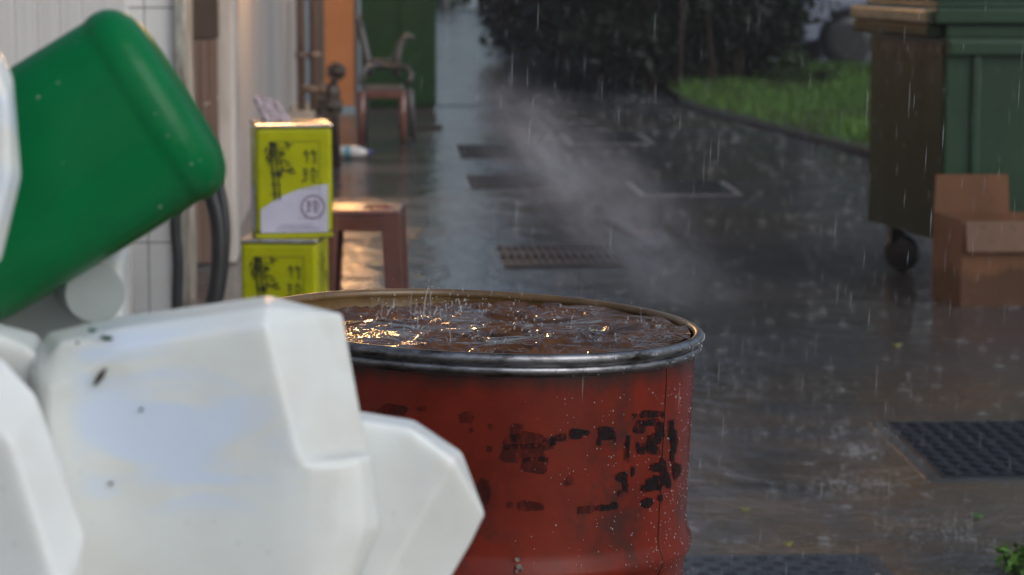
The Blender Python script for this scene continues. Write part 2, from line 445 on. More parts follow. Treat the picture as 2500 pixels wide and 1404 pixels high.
# ------------------------------------------------------------------ drain covers
def cover(label, x0, x1, y0, y1, style, collar=.04):
    o = thing('drain_cover', label, 'drain cover', ((x0 + x1) / 2, (y0 + y1) / 2, 0), 0, 'drain covers set in the wet path')
    w, d = (x1 - x0) / 2, (y1 - y0) / 2; c = collar
    mb = MB()
    for a, b in (((-w - c, -d - c), (w + c, -d)), ((-w - c, d), (w + c, d + c)), ((-w - c, -d), (-w, d)), ((w, -d), (w + c, d))):
        mb.box((a[0], a[1], -.02), (b[0], b[1], .0025))
    mb.build('collar', M['pale_cement'] if 'pale' in label else M['wet_cement'], o)
    mb = MB()
    if style == 'slots':
        nb = int(w * 2 / .035)
        for i in range(nb):
            x = -w + .018 + i * (2 * w - .02) / nb
            mb.box((x, -d + .03, .002), (x + .018, d - .03, .012))
        mb.box((-w, -d, .002), (w, -d + .03, .0125)); mb.box((-w, d - .03, .002), (w, d, .0125))
        mb.box((-w, -.015, .003), (w, .015, .0135))
        mb.build('grating', M['cover_iron'], o)
        m2 = MB(); m2.face([(-w, -d, .0015), (w, -d, .0015), (w, d, .0015), (-w, d, .0015)]); m2.build('pit', M['black_plastic'], o)
    elif style == 'plate':
        mb.box((-w, -d, .001), (w, d, .007))
        nx, ny = int(2 * w / .045), int(2 * d / .045)
        for i in range(nx):
            for j in range(ny):
                x, y = -w + (i + .5) * 2 * w / nx, -d + (j + .5) * 2 * d / ny
                a = R(45) if (i + j) % 2 else R(-45)
                mb.box((-.016, -.004, 0), (.016, .004, .0045), mat=Matrix.Translation((x, y, .0068)) @ Matrix.Rotation(a, 4, 'Z'))
        mb.build('plate', M['cover_iron'], o)
    else:
        mb.box((-w, -d, .001), (w, d, .010)); mb.build('plate', M['plate_iron'], o, bevel=.004)
        m2 = MB(); nx, ny = 14, 9
        for i in range(nx):
            for j in range(ny):
                x, y = -w + .05 + (i + (.5 if j % 2 else 0)) * (2 * w - .1) / nx, d - .035 - j * (2 * d - .1) / ny
                m2.lathe([(.0, .0108), (.014, .0108)], 12, mat=Matrix.Translation((x, y, 0)))
        m2.build('hole', M['black_plastic'], o)['kind'] = 'stuff'
        m3 = MB()
        for k in range(34):
            m3.sphere((random.uniform(-w, w), random.uniform(-d, d), .011), random.uniform(.004, .008), 8, 5, (1, 1, .5))
        m3.build('water_bead', M['drop'], o)['kind'] = 'stuff'
    return o
def gx(px, py): return G(px, py).x
cover('slotted iron grate lying just beyond the far rim of the red drum', gx(1222, 630), gx(1505, 630), G(1360, 655).y, G(1360, 606).y, 'slots')
cover('slotted iron grate in the middle distance on the left, with red leaf scraps', gx(1145, 447), gx(1360, 447), G(1250, 460).y, G(1250, 432).y, 'slots')
cover('farthest left drain cover, by the green cabinet foot', gx(1120, 372), gx(1330, 372), G(1250, 386).y, G(1250, 356).y, 'plate')
cover('far drain plate with a pale wet border, nearest the lawn kerb', gx(1395, 342), gx(1570, 342), G(1480, 351).y, G(1480, 328).y, 'plate', .05)
cover('dark drain plate with a pale worn edge, halfway between the drum and the lawn', gx(1560, 461), gx(1775, 461), G(1680, 475).y, G(1680, 446).y, 'plate')
cover('large chequered iron plate at the right edge of the photo', gx(2235, 1105), gx(2235, 1105) + .75, G(2300, 1168).y, G(2300, 1036).y, 'plate', .045)
yy = G(1900, 1366).y
cover('perforated drain plate beside the foot of the red drum', G(2095, 1352).x - .95, G(2095, 1352).x, yy - .5, yy, 'holes', .04)

# ------------------------------------------------------------------ building on the left
b = thing('shop_building', 'shabby white shop wall with tiled pier along the left of the path', 'building', (-.9, 9, 0))
bl = Vector((-.9, 9, 0))
def part(name, boxes, m, bev=.004):
    mb = MB()
    for a, c in boxes:
        mb.box([a[i] - bl[i] for i in range(3)], [c[i] - bl[i] for i in range(3)])
    return mb.build(name, m, b, bevel=bev)
o = part('tiled_pier', [((-2.6, 9.0, 0), (-.712, 9.45, 3.29))], M['tile'])
for v in o.data.vertices: pass
mb = MB()
for i in range(22):
    x = -2.55 + i * .0765
    mb.box((x - bl.x, 8.93 - bl.y, 0), (x + .0762 - bl.x, 8.997 - bl.y, 3.28))
mb.build('board_cladding', M['board'], b, bevel=.004)
part('door_frame', [((-.711, 8.97, 0), (-.672, 9.06, 3.28)), ((-.708, 9.06, 0), (-.69, 9.6, 3.28))], M['wall_grime'])
part('recess_wall', [((-.95, 9.46, 0), (-.90, 11.24, 3.28)), ((-.899, 11.22, .99), (-.701, 11.30, 3.28))], M['dark_wood'])
mb = MB()
for i in range(5):
    x = -.895 + i * .039; mb.box((x - bl.x, 11.18 - bl.y, .02), (x + .037 - bl.x, 11.215 - bl.y, .985))
wd = mb.build('plank_door', M['door_wood'], b, bevel=.003)
mb = MB(); mb.tube([P(497, 258, 11.12) - bl, P(535, 238, 11.14) - bl], .008); mb.build('handle', M['post_white'], wd)
part('pilaster', [((-.95, 11.31, 0), (-.640, 11.62, 3.28))], M['post_white'], .012)
part('groove_strip', [((-.7, 11.63, 0), (-.655, 11.75, 3.28)), ((-.7, 12.3, 0), (-.680, 12.45, 3.28))], M['wall_grime'], .01)
part('wall', [((-.95, 11.625, 0), (-.702, 22.3, 3.28))], M['wall_white'])
part('step', [((-.70, 6.6, 0), (-.16, 9.2, .118))], M['wet_cement'], .015)
part('plinth', [((-.70, 17.5, 0), (-.50, 20.6, .16))], M['wall_grime'], .02)
part('canopy', [((-6, 9.0, 3.3), (-.25, 22.4, 3.4)), ((-.249, 9.0, 3.25), (-.21, 22.4, 3.42))], M['roofing'])
part('back_wall', [((-2.7, -3, 0), (-2.601, 8.9, 3.29))], M['wall_white'])
# downpipes
for px, r in ((736, .034), (768, .04)):
    mb = MB(); q = P(px, 200, 19.6) - bl
    mb.tube([(q.x, q.y, .0), (q.x, q.y, 3.28)], r, 14)
    for z in (.55, 1.0):
        mb.tube([(q.x, q.y, z), (q.x, q.y, z + .05)], r * 1.3, 14)
    mb.build('downpipe', M['pipe_brown'], b)
# orange door
o = thing('orange_door', 'orange painted door leaf standing upright beyond the pipe valves', 'door', (-.34, 22, 0))
mb = MB(); mb.box((-.14, 0, .05), (.115, .05, 2.1)); mb.build('leaf', M['orange'], o, bevel=.006)
mb = MB(); mb.box((.118, -.01, .0), (.15, .06, 2.15)); mb.box((-.18, -.01, .0), (-.143, .06, 2.15)); mb.build('frame', M['dark_wood'], o, bevel=.004)
# green cabinet
x0, x1 = G(884, 262).x, G(1062, 262).x
o = thing('green_cabinet', 'tall dark green metal cabinet closing the end of the shop front', 'cabinet', ((x0 + x1) / 2, 22.0, 0))
w = (x1 - x0) / 2
mb = MB(); mb.box((-w, 0, .04), (w, .5, 1.95)); mb.build('body', M['cab_green'], o, bevel=.012)
for s in (-1, 1):
    mb = MB(); mb.box((-w * .97 if s < 0 else .006, -.018, .08), (-.006 if s < 0 else w * .97, -.001, 1.9)); d = mb.build('door', M['cab_green'], o, bevel=.005)
mb = MB(); mb.box((-w + .02, .02, 0), (w - .02, .48, .039)); mb.build('base', M['dark'], o)

# pipework with valves
base = G(822, 408)
o = thing('pipe_valve', 'dark rusty standpipe with two valve bodies beside the oil tins', 'standpipe', base)
def L(px, py): return P(px, py, (base - CAM).dot(FW)) - base
mb = MB(); a = L(822, 330); mb.tube([(a.x, 0, 0), (L(815, 220).x, 0, L(815, 220).z), (L(818, 150).x, 0, L(818, 150).z)], [.03, .028, .016], 12); mb.build('riser', M['iron'], o)
for py, r in ((185, .045), (270, .06)):
    c = L(806 if py > 200 else 822, py - 12); mb = MB(); mb.sphere((c.x, 0, c.z), r, 14, 10, (1, 1, 1.1)); mb.tube([(c.x - r * 1.3, 0, c.z), (c.x + r * 1.3, 0, c.z)], r * .75, 12)
    mb.tube([(c.x, 0, c.z - r * 1.2), (c.x, 0, c.z - r)], r * .85, 12)
    v = mb.build('valve_body', M['iron'], o)
    m2 = MB(); ang = [k * math.pi / 8 for k in range(17)]
    m2.tube([(c.x + .05 * math.cos(t) , -r * 1.25 + .0, c.z + .05 * math.sin(t)) for t in ang], .009, 8, cap=False)
    m2.tube([(c.x - .05, -r * 1.25, c.z), (c.x + .05, -r * 1.25, c.z)], .007, 8); m2.tube([(c.x, -r * 1.3, c.z), (c.x, -r * .5, c.z)], .012, 8)
    m2.build('handwheel', M['iron'], v)
mb = MB(); a, c = L(735, 214), L(800, 222); mb.tube([(a.x, 0, a.z), (c.x, 0, c.z)], .026, 12); mb.tube([(L(782, 218).x, 0, a.z - .004), (L(796, 218).x, 0, a.z - .006)], .04, 10); mb.build('branch_pipe', M['pipe_brown'], o)
mb = MB(); mb.sphere((L(812, 225).x, 0, L(812, 228).z), .052, 12, 8, (1, 1, 1.5)); mb.build('tee_joint', M['iron'], o)

# chair in front of the green cabinet
def make_chair():
    c0 = G(935, 352)
    o = thing('plastic_chair', 'grey brown plastic armchair in front of the green cabinet', 'chair', c0)
    D = (c0 - CAM).dot(FW)
    def L(px, py, dy=0): q = P(px, py, D) - c0; return Vector((q.x, dy, q.z))
    zs = L(930, 215).z
    mb = MB(); mb.box((L(884, 0).x, -.02, zs - .03), (L(986, 0).x, .42, zs + .012)); mb.build('seat', M['chair'], o, bevel=.012)
    mb = MB(); mb.box((L(884, 0).x, -.022, zs - .07), (L(986, 0).x, -.001, zs - .012)); mb.build('apron', M['stool'], o, bevel=.006)
    for a, bb, dy in ((982, 984, 0), (1000, 1010, .40), (884, 880, 0), (893, 890, .40)):
        t, f = L(a, 222, dy), L(bb, 352, dy); mb = MB()
        mb.tube([(t.x, dy, zs - .02), ((t.x + f.x) / 2, dy, zs * .5), (f.x, dy - (.01 if dy < .1 else -.02), 0)], [.032, .027, .022], 10); mb.build('leg', M['stool'] if dy < .1 else M['chair'], o)
    for s, pts in ((0, [(884, 205), (889, 168), (905, 163), (930, 160)]), (1, [(1000, 205), (1004, 180), (992, 166), (940, 164), (905, 160)])):
        mb = MB(); mb.tube([L(x, y, .05 + .05 * i) for i, (x, y) in enumerate(pts)], .022, 10); mb.build('armrest', M['chair'], o)
    mb = MB()
    mb.tube([L(905, 190, .34), L(895, 140, .38), L(882, 85, .42), L(872, 45, .46)], [.03, .028, .03, .03], 10)
    mb.tube([L(968, 190, .34), L(972, 135, .38), L(981, 106, .40), L(998, 92, .41), L(1010, 98, .41)], [.034, .032, .03, .028, .024], 10)
    mb.build('back_upright', M['chair'], o)
    mb = MB()
    for py in (150, 168): mb.tube([L(892, py, .36), L(930, py + 4, .42), L(970, py, .36)], .015, 8)
    mb.build('backrest_slat', M['chair'], o)
make_chair()
q = G(1045, 316)
mb = MB(); mb.box((-.12, -.03, 0), (.11, .03, .035)); o = mb.build('wood_offcut', M['dark'], bevel=.004); o.location = q
tag(o, 'short dark wood offcut lying on the path by the chair', 'wood')

# bottle lying on the ground
q = G(862, 388)
o = thing('water_bottle', 'clear plastic water bottle with blue cap lying on the wet path', 'bottle', q, R(-14))
rot = Matrix.Rotation(R(90), 4, 'Y')
mb = MB(); mb.lathe([(0, -.10), (.036, -.10), (.042, -.09), (.042, .02), (.040, .04), (.02, .085), (.014, .09), (.014, .105)], 24, mat=Matrix.Translation((0, 0, .043)) @ rot); mb.build('body', M['bottle_white'], o)
mb = MB(); mb.lathe([(.0425, -.05), (.0432, -.045), (.0432, -.01), (.0425, -.005)], 24, mat=Matrix.Translation((0, 0, .043)) @ rot); mb.build('band', M['bottle_band'], o)
mb = MB(); mb.lathe([(0, .106), (.018, .106), (.018, .128), (0, .129)], 16, mat=Matrix.Translation((0, 0, .043)) @ rot); mb.build('cap', M['cap_blue'], o)

# ------------------------------------------------------------------ stool
def make_stool():
    c = P(885, 505, 9.3); c.z = 0
    o = thing('plastic_stool', 'reddish brown plastic stool shining wet behind the oil tins', 'stool', c, R(-4))
    h, w = .452, .148
    mb = MB(); mb.box((-w, -w, h - .022), (w, w, h)); mb.build('seat', M['stool'], o, bevel=.012, seg=3)
    mb = MB()
    mb.box((-w + .004, -w + .002, h - .075), (w - .004, -w + .014, h - .02)); mb.box((-w + .004, w - .014, h - .075), (w - .004, w - .002, h - .02))
    mb.box((-w + .002, -w + .016, h - .075), (-w + .014, w - .016, h - .02)); mb.box((w - .014, -w + .016, h - .075), (w - .002, w - .016, h - .02))
    mb.build('apron', M['stool'], o, bevel=.004)
    for sx in (-1, 1):
        for sy in (-1, 1):
            mb = MB(); t = w - .002
            def ring(z, k, wd):
                x, y = sx * t * k, sy * t * k
                return [(x, y, z), (x - sx * wd, y, z), (x - sx * wd, y - sy * .014, z), (x - sx * .014, y - sy * .014, z), (x - sx * .014, y - sy * wd, z), (x, y - sy * wd, z)]
            a, c2 = ring(h - .015, 1.0, .072), ring(0, 1.12, .062)
            A = [mb.bm.verts.new(p) for p in a]; B = [mb.bm.verts.new(p) for p in c2]
            for i in range(6): mb.bm.faces.new((A[i], A[(i + 1) % 6], B[(i + 1) % 6], B[i]))
            mb.bm.faces.new(A); mb.bm.faces.new(B[::-1])
            mb.build('leg', M['stool'], o, bevel=.004)
    mb = MB(); mb.lathe([(.040, h + .0002), (.044, h + .006), (.05, h + .006), (.055, h + .0002)], 24, mat=Matrix.Translation((.06, -.03, 0))); mb.build('rim', M['stool'], o)
make_stool()

# ------------------------------------------------------------------ oil tins
def stroke(mb, pts, w, mi=0, ox=0, oz=0, s=1.0, y=0, taper=True):
    pts = [Vector((ox + p[0] * s, oz + p[1] * s)) for p in pts]; n = len(pts)
    l, r = [], []
    for i, p in enumerate(pts):
        d = (pts[min(i + 1, n - 1)] - pts[max(i - 1, 0)]).normalized(); nn = Vector((-d.y, d.x))
        k = w * (1 - (.65 * i / (n - 1) if taper else 0)) * random.uniform(.85, 1.15)
        l.append(p + nn * k); r.append(p - nn * k)
    for i in range(n - 1):
        mb.face([(l[i].x, y, l[i].y), (l[i + 1].x, y, l[i + 1].y), (r[i + 1].x, y, r[i + 1].y), (r[i].x, y, r[i].y)], mi)
def leafshape(mb, x, z, ang, ln, w, y):
    d = Vector((math.cos(ang), math.sin(ang))); nn = Vector((-d.y, d.x)); p = Vector((x, z))
    pts = [p, p + d * ln * .35 + nn * w, p + d * ln, p + d * ln * .4 - nn * w]
    mb.face([(q.x, y, q.y) for q in pts])
ZHU = [[(.28, .97), (.20, .80), (.06, .62)], [(.18, .74), (.47, .78)], [(.31, .74), (.30, .08)], [(.70, .97), (.64, .82), (.52, .66)], [(.62, .76), (.95, .80)], [(.80, .78), (.79, .06), (.68, .16)]]
LING = [[(.04, .86), (.40, .89)], [(.06, .56), (.38, .59)], [(.0, .14), (.42, .28)], [(.22, .87), (.22, .2)], [(.70, .99), (.60, .78), (.42, .58)], [(.68, .93), (.82, .74), (1.0, .60)], [(.66, .66), (.75, .54)], [(.52, .42), (.90, .45), (.72, .18)], [(.60, .25), (.84, .0)]]
TW, TH = .119, .352
def make_tin(label, loc, rz, side_print):
    o = thing('oil_tin', label, 'oil tin', loc, rz, 'yellow oil tins stacked by the wall')
    mb = MB(); mb.box((-TW, -TW, .012), (TW, TW, TH - .010)); mb.build('body', M['tin_yellow'], o, bevel=.016, seg=4)
    mb = MB(); mb.box((-TW - .002, -TW - .002, TH - .014), (TW + .002, TW + .002, TH)); mb.build('lid', M['tin_metal'], o, bevel=.005)
    mb = MB(); mb.box((-TW - .001, -TW - .001, 0), (TW + .001, TW + .001, .012)); mb.build('bottom_rim', M['tin_yellow'], o, bevel=.004)
    yf = -TW - .0015; W = TW - .015
    # embossed panel outline
    mb = MB(); pw, p0, p1 = .079, .05, TH - .055
    for a, c in (((-pw, p1), (pw, p1 + .0016)), ((pw - .0016, p0), (pw, p1))):
        mb.box((a[0], yf, a[1]), (c[0], yf + .002, c[1]))
    mb.build('panel_line', M['ink_soft'], o)
    # white wave
    mb = MB(); top = [(-W, .088), (-.075, .108), (-.04, .128), (0, .145), (.04, .156), (.08, .162), (W, .165)]
    mb.face([(x, yf, z) for x, z in top] + [(W, yf, .016), (-W, yf, .016)])
    xs = -TW - .0015; mb.face([(xs, -W, .155), (xs, W, .155), (xs, W, .016), (xs, -W, .016)])
    xs = TW + .0015; mb.face([(xs, -W, .165), (xs, W, .165), (xs, W, .016), (xs, -W, .016)])
    mb.build('white_panel', M['tin_white'], o)
    y2 = yf - .0012
    mb = MB()
    for x, w in ((-.067, .0032), (-.053, .0026)):
        stroke(mb, [(x - .004, TH - .055), (x - .001, TH - .12), (x + .006, TH - .19), (x + .008, .118)], w, y=y2, taper=False)
    for z in (.135, .165, .20, .24, .275): mb.box((-.075, y2, z), (-.04, y2 + .0003, z + .0022))
    rnd = random.Random(3)
    for cx, cz, k in ((-.078, .285, 7), (-.055, .262, 7), (-.045, .255, 6), (-.035, .235, 5), (-.02, .21, 4), (-.045, .205, 5), (-.02, .30, 3), (-.08, .265, 5)):
        for _ in range(k): leafshape(mb, cx + rnd.uniform(-.01, .01), cz + rnd.uniform(-.012, .012), rnd.choice((rnd.uniform(-2.6, -.4), rnd.uniform(-.5, .4))), rnd.uniform(.016, .038), rnd.uniform(.002, .0036), y2)
    mb.sphere((-.047, y2, .198), .009, 8, 6, (1, .05, 1))
    mb.build('bamboo_print', M['ink'], o)
    mb = MB()
    for st in ZHU: stroke(mb, st, .0028, ox=.026, oz=.226, s=.048, y=y2)
    for st in LING: stroke(mb, st, .0028, ox=.025, oz=.168, s=.050, y=y2)
    mb.build('lettering', M['ink'], o)
    mb = MB(); cx, cz = .057, .094
    nn = 40
    for k in range(nn):
        a, c = k * 2 * math.pi / nn, (k + 1) * 2 * math.pi / nn
        for r0, r1 in ((.0335, .0375),):
            mb.face([(cx + r1 * math.cos(a), y2, cz + r1 * math.sin(a)), (cx + r1 * math.cos(c), y2, cz + r1 * math.sin(c)), (cx + r0 * math.cos(c), y2, cz + r0 * math.sin(c)), (cx + r0 * math.cos(a), y2, cz + r0 * math.sin(a))])
    for st in LING: stroke(mb, st, .0026, ox=cx - .021, oz=cz - .02, s=.042, y=y2)
    mb.build('seal', M['seal_ink'], o)
    for rows_ in (((.039, -.045, .055), (.034, -.04, .06), (.0285, -.06, .075), (.0235, -.05, .07)), ((.060, .01, .08),), ((.152, .02, .08),)):
        mb = MB()
        for z, x0, x1 in rows_:
            x = x0
            while x < x1:
                l = rnd.uniform(.004, .012); mb.face([(x, y2, z), (x + l, y2, z), (x + l, y2, z + .0018), (x, y2, z + .0018)]); x += l + .0025
        mb.build('small_print', M['grey_ink'], o)
    if side_print:
        mb = MB(); xs = TW + .0017
        for _ in range(9):
            y, z = rnd.uniform(-.06, .06), rnd.uniform(.12, .3); mb.face([(xs, y, z), (xs, y + .012, z - .004), (xs, y + .02, z - .04)])
        mb.face([(xs, -.03, .1), (xs, -.02, .1), (xs, -.024, .31), (xs, -.034, .31)])
        mb.build('side_print', M['ink'], o)
    return o
pu = P(709, 580, 8.0)
print('tin bottom z', pu.z)
tzl = pu.z - TH
make_tin('yellow and white oil tin with bamboo print, standing on top of the other tin', (pu.x, pu.y + TW, pu.z), R(6.5), False)
pl = P(683, 600, 7.95)
make_tin('yellow oil tin with bamboo print, underneath and half hidden by the white jerrycan', (pl.x + .012, pl.y + TW, tzl), R(-8), True)
for ob in [x for x in bpy.data.objects if x.name.startswith('step')]:   # step height carries the tins
    for v in ob.data.vertices:
        if v.co.z > .05: v.co.z = tzl - .001

# crumpled bag on the upper tin
mb = MB(); rnd = random.Random(11)
bpx = [(640, 225), (668, 232), (700, 262), (712, 303), (655, 303)]
c0 = P(675, 303, 8.14)
mb.hull([P(618, 228, 8.10), P(640, 236, 8.15), P(672, 240, 8.12), P(690, 262, 8.16), P(714, 306, 8.12), P(655, 306, 8.10), P(650, 306, 8.22), P(700, 306, 8.24), P(668, 250, 8.2)])
o = mb.build('plastic_bag', M['bag'])
md = o.modifiers.new('sub', 'SUBSURF'); md.subdivision_type = 'SIMPLE'; md.levels = md.render_levels = 4
tx = bpy.data.textures.new('crumple', 'CLOUDS'); tx.noise_scale = .035
md = o.modifiers.new('disp', 'DISPLACE'); md.texture = tx; md.strength = .035; md.mid_level = .5
tag(o, 'crumpled translucent plastic bag lying on the upper oil tin', 'bag')

# ------------------------------------------------------------------ hoses on the pier
def hose(label, pts, r, D):
    P3 = [P(x, y, D + dd) for x, y, dd in pts]
    # smooth with catmull-rom
    out = []
    for i in range(len(P3) - 1):
        p0, p1, p2, p3 = P3[max(i - 1, 0)], P3[i], P3[i + 1], P3[min(i + 2, len(P3) - 1)]
        for k in range(8):
            t = k / 8; out.append(.5 * ((2 * p1) + (-p0 + p2) * t + (2 * p0 - 5 * p1 + 4 * p2 - p3) * t * t + (-p0 + 3 * p1 - 3 * p2 + p3) * t ** 3))
    out.append(P3[-1])
    mb = MB(); mb.tube(out, r, 12)
    return tag(mb.build('rubber_hose', M['rubber']), label, 'hose', 'black hoses hanging on the tiled pier')
hose('black hose hanging straight, leftmost on the tiled pier', [(520, 380, .05), (470, 420, 0), (432, 500, 0), (428, 560, 0), (434, 640, 0), (432, 760, 0), (440, 900, 0), (470, 1000, .02)], .019, 8.86)
hose('thick black hose loop bulging widest over the door frame', [(430, 420, .06), (490, 430, 0), (522, 500, 0), (534, 580, 0), (530, 680, 0), (510, 780, 0), (480, 880, 0), (470, 1000, .0)], .026, 8.80)
hose('black hose loop behind and right of the thick one', [(470, 385, .08), (515, 410, .03), (540, 480, .03), (549, 570, .03), (541, 680, .03), (522, 770, .03), (500, 900, .03), (480, 1000, .03)], .020, 8.90)

# ------------------------------------------------------------------ hanging lamps of the shop front
def lamp(label, x, y, z, power):
    o = thing('hanging_lamp', label, 'lamp', (x, y, z), 0, 'warm lamps under the canopy')
    mb = MB(); mb.lathe([(.02, .10), (.05, .09), (.14, .01), (.142, .005), (.05, .08), (.02, .09)], 24); mb.build('shade', M['lamp_shade'], o)
    mb = MB(); mb.tube([(0, 0, .09), (0, 0, 3.3 - z)], .006, 6); mb.build('cord', M['black_plastic'], o)
    em = N('bulb_glow'); em.set(base=(1, .7, .4)); em.b.inputs['Emission Color'].default_value = (1, .55, .22, 1); em.b.inputs['Emission Strength'].default_value = 20
    mb = MB(); mb.sphere((0, 0, .035), .032, 12, 8); mb.build('bulb', em.m, o)
    l = bpy.data.lights.new('bulb_light', 'POINT'); l.energy = power; l.color = (1, .52, .20); l.shadow_soft_size = .09
    lo = bpy.data.objects.new('bulb_light', l); COL.objects.link(lo); lo.parent = o; lo.location = (0, 0, -.02)
lamp('warm hanging lamp over the orange door', -.28, 19.8, 2.25, 45)
lamp('warm hanging lamp over the plastic stool', -.12, 13.5, 2.0, 80)
lamp('warm hanging lamp over the tiled pier', -.36, 9.25, 2.2, 36)

# ------------------------------------------------------------------ red drum
DC = P(1165, 779, 3.36)
TILT = R(2.6); DH = .88; DR = .285
dz = DC.z
print('drum rim z', dz)
base = DC - (Matrix.Rotation(TILT, 3, 'Y') @ Vector((0, 0, DH)))
drum = thing('oil_drum', 'open red steel drum brimming with rainwater in front of the path', 'drum', (base.x, base.y, base.z))
drum.rotation_euler = (0, TILT, 0)
def hoop(z0):
    return [(DR, z0 - .03), (DR + .0025, z0 - .018), (DR + .008, z0 - .006), (DR + .009, z0), (DR + .008, z0 + .006), (DR + .0025, z0 + .018), (DR, z0 + .03)]
prof = [(0, .012), (DR - .01, .012), (DR + .006, 0), (DR + .008, .01), (DR, .02)] + [(DR, .1), (DR, .2)] + hoop(.305) + [(DR, .4), (DR, .5)] + hoop(.605) + [(DR, .7), (DR, .8), (DR, DH - .027)]
mb = MB(); mb.lathe(prof, 128); mb.build('body', M['drum_paint'], drum)
# rim: rolled bead over a thinner closing band
prof = [(DR - .001, DH - .030)]
for k in range(9): a = -math.pi / 2 + k * math.pi / 8; prof.append((DR + .002 + .006 * math.cos(a), DH - .0205 + .0055 * math.sin(a)))
prof.append((DR + .003, DH - .0135))
for k in range(13): a = -math.pi / 2 + k * (math.pi * 1.25) / 12; prof.append((DR + .004 + .0068 * math.cos(a), DH - .0066 + .0068 * math.sin(a)))
prof += [(DR - .002, DH - .006)]
mb = MB(); mb.lathe(prof, 128); mb.build('rim', M['rim'], drum)
mb = MB(); mb.lathe([(DR + .004 + .0072 * math.cos(a), DH - .0066 + .0072 * math.sin(a)) for a in [R(80 + 14 * k) for k in range(11)]] + [(DR - .004, DH - .02), (DR - .005, DH - .2), (DR - .005, .02)], 128); mb.build('lining', M['inner'], drum)
# seam
def on_drum(phi, z, off=.0): return ((DR + off) * math.sin(phi), -(DR + off) * math.cos(phi), z)
def phi_of(px): return math.asin(max(-1, min(1, (px - 1165 + 12) / (DR / 3.1 * FPX))))
def dpt(px, py, off=.0012):                           # picture point on the near side of the drum wall
    d = FW + RT * ((px - 1250) / FPX) - UP * ((py - 702) / FPX)
    rinv = Matrix.Rotation(-TILT, 3, 'Y'); o3 = rinv @ (CAM - base); d3 = rinv @ d
    r = DR + off
    A = d3.x ** 2 + d3.y ** 2; B = 2 * (o3.x * d3.x + o3.y * d3.y); C = o3.x ** 2 + o3.y ** 2 - r * r
    q = B * B - 4 * A * C
    t = (-B - math.sqrt(max(q, 0))) / (2 * A)
    return o3 + d3 * t
def hoop_off(z):
    d = abs(z - .605); K_ = ((0, .009), (.006, .008), (.018, .0025), (.03, 0))
    for (d0, v0), (d1, v1) in zip(K_, K_[1:]):
        if d <= d1: return v0 + (v1 - v0) * (d - d0) / (d1 - d0)
    return 0
mb = MB(); phi = math.atan2(dpt(1625, 1000).x, -dpt(1625, 1000).y)
pts = [on_drum(phi, z, .0006 + hoop_off(z)) for z in [DH - .03 - i * .008 for i in range(104)]]
mb.tube(pts, .0006, 6); mb.build('seam', M['seam_paint'], drum)
# stencilled marks, worn
def blob(mb, px, py, w, h, seed, n=11):
    r_ = random.Random(seed); pts = []
    for k in range(n):
        a = k * 2 * math.pi / n; j = r_.uniform(.75, 1.2)
        c, s = math.cos(a), math.sin(a)
        c = math.copysign(abs(c) ** .6, c); s = math.copysign(abs(s) ** .6, s)
        pts.append(dpt(px + c * w * .66 * j, py + s * h * .62 * j))
    mb.face(pts)
mb = MB(); sd = 0
for px, py, w, h in ((1553, 1018, 14, 16), (1580, 1012, 22, 18), (1603, 1010, 14, 14), (1618, 1012, 9, 14),
        (1562, 1042, 22, 24), (1582, 1032, 18, 14), (1603, 1030, 18, 18), (1612, 1050, 18, 34), (1600, 1072, 26, 26), (1585, 1088, 26, 22), (1566, 1100, 16, 14), (1594, 1100, 28, 18), (1558, 1092, 10, 22),
        (1640, 1050, 12, 44), (1646, 1080, 14, 44), (1642, 1112, 8, 30), (1531, 1100, 10, 46), (1535, 1075, 7, 24),
        (1602, 1140, 24, 20), (1620, 1150, 12, 54), (1632, 1172, 12, 34), (1652, 1150, 16, 34), (1592, 1180, 26, 26), (1578, 1192, 22, 16), (1605, 1178, 16, 32), (1580, 1228, 22, 22), (1612, 1215, 10, 16),
        (1520, 1165, 28, 22), (1528, 1185, 12, 30), (1545, 1152, 8, 20), (1514, 1205, 10, 14), (1475, 1240, 34, 12), (1500, 1235, 14, 16),
        (1480, 1055, 30, 28), (1498, 1068, 10, 24), (1462, 1078, 10, 14), (1408, 1058, 28, 22), (1432, 1056, 14, 12), (1370, 1068, 24, 18), (1350, 1078, 12, 20)):
    sd += 1; blob(mb, px, py, w, h, sd)
o = mb.build('stencil_mark', M['stencil'], drum)
mb = MB()
for px, py, w, h in ((1262, 1055, 26, 34), (1290, 1075, 66, 40), (1282, 1105, 90, 44), (1300, 1135, 60, 36), (1236, 1085, 16, 28), (1198, 1042, 10, 14), (1195, 1095, 12, 14), (1140, 1020, 30, 22), (1150, 1050, 10, 10), (960, 1000, 60, 24), (1030, 998, 18, 10),
        (1245, 1232, 14, 12), (1295, 1235, 50, 20), (1430, 1245, 36, 16), (1390, 1175, 20, 18), (1180, 1200, 24, 60), (1340, 1085, 22, 26)):
    sd += 1; mb = MB(); blob(mb, px, py, w, h, sd); mb.build('grease_mark', M['stencil_faint'], drum)
mb = MB()
for px, py, w, h in ((1263, 1366, 12, 14), (1268, 1384, 16, 14), (1262, 1394, 9, 12), (1275, 1390, 8, 10)):
    sd += 1; r_ = random.Random(sd); p = [dpt(px + math.cos(k * .785) * w / 2 * r_.uniform(.6, 1.2), py + math.sin(k * .785) * h / 2 * r_.uniform(.6, 1.2), .0095) for k in range(8)]; mb.face(p)
mb.build('paint_scrape', M['scrape'], drum)
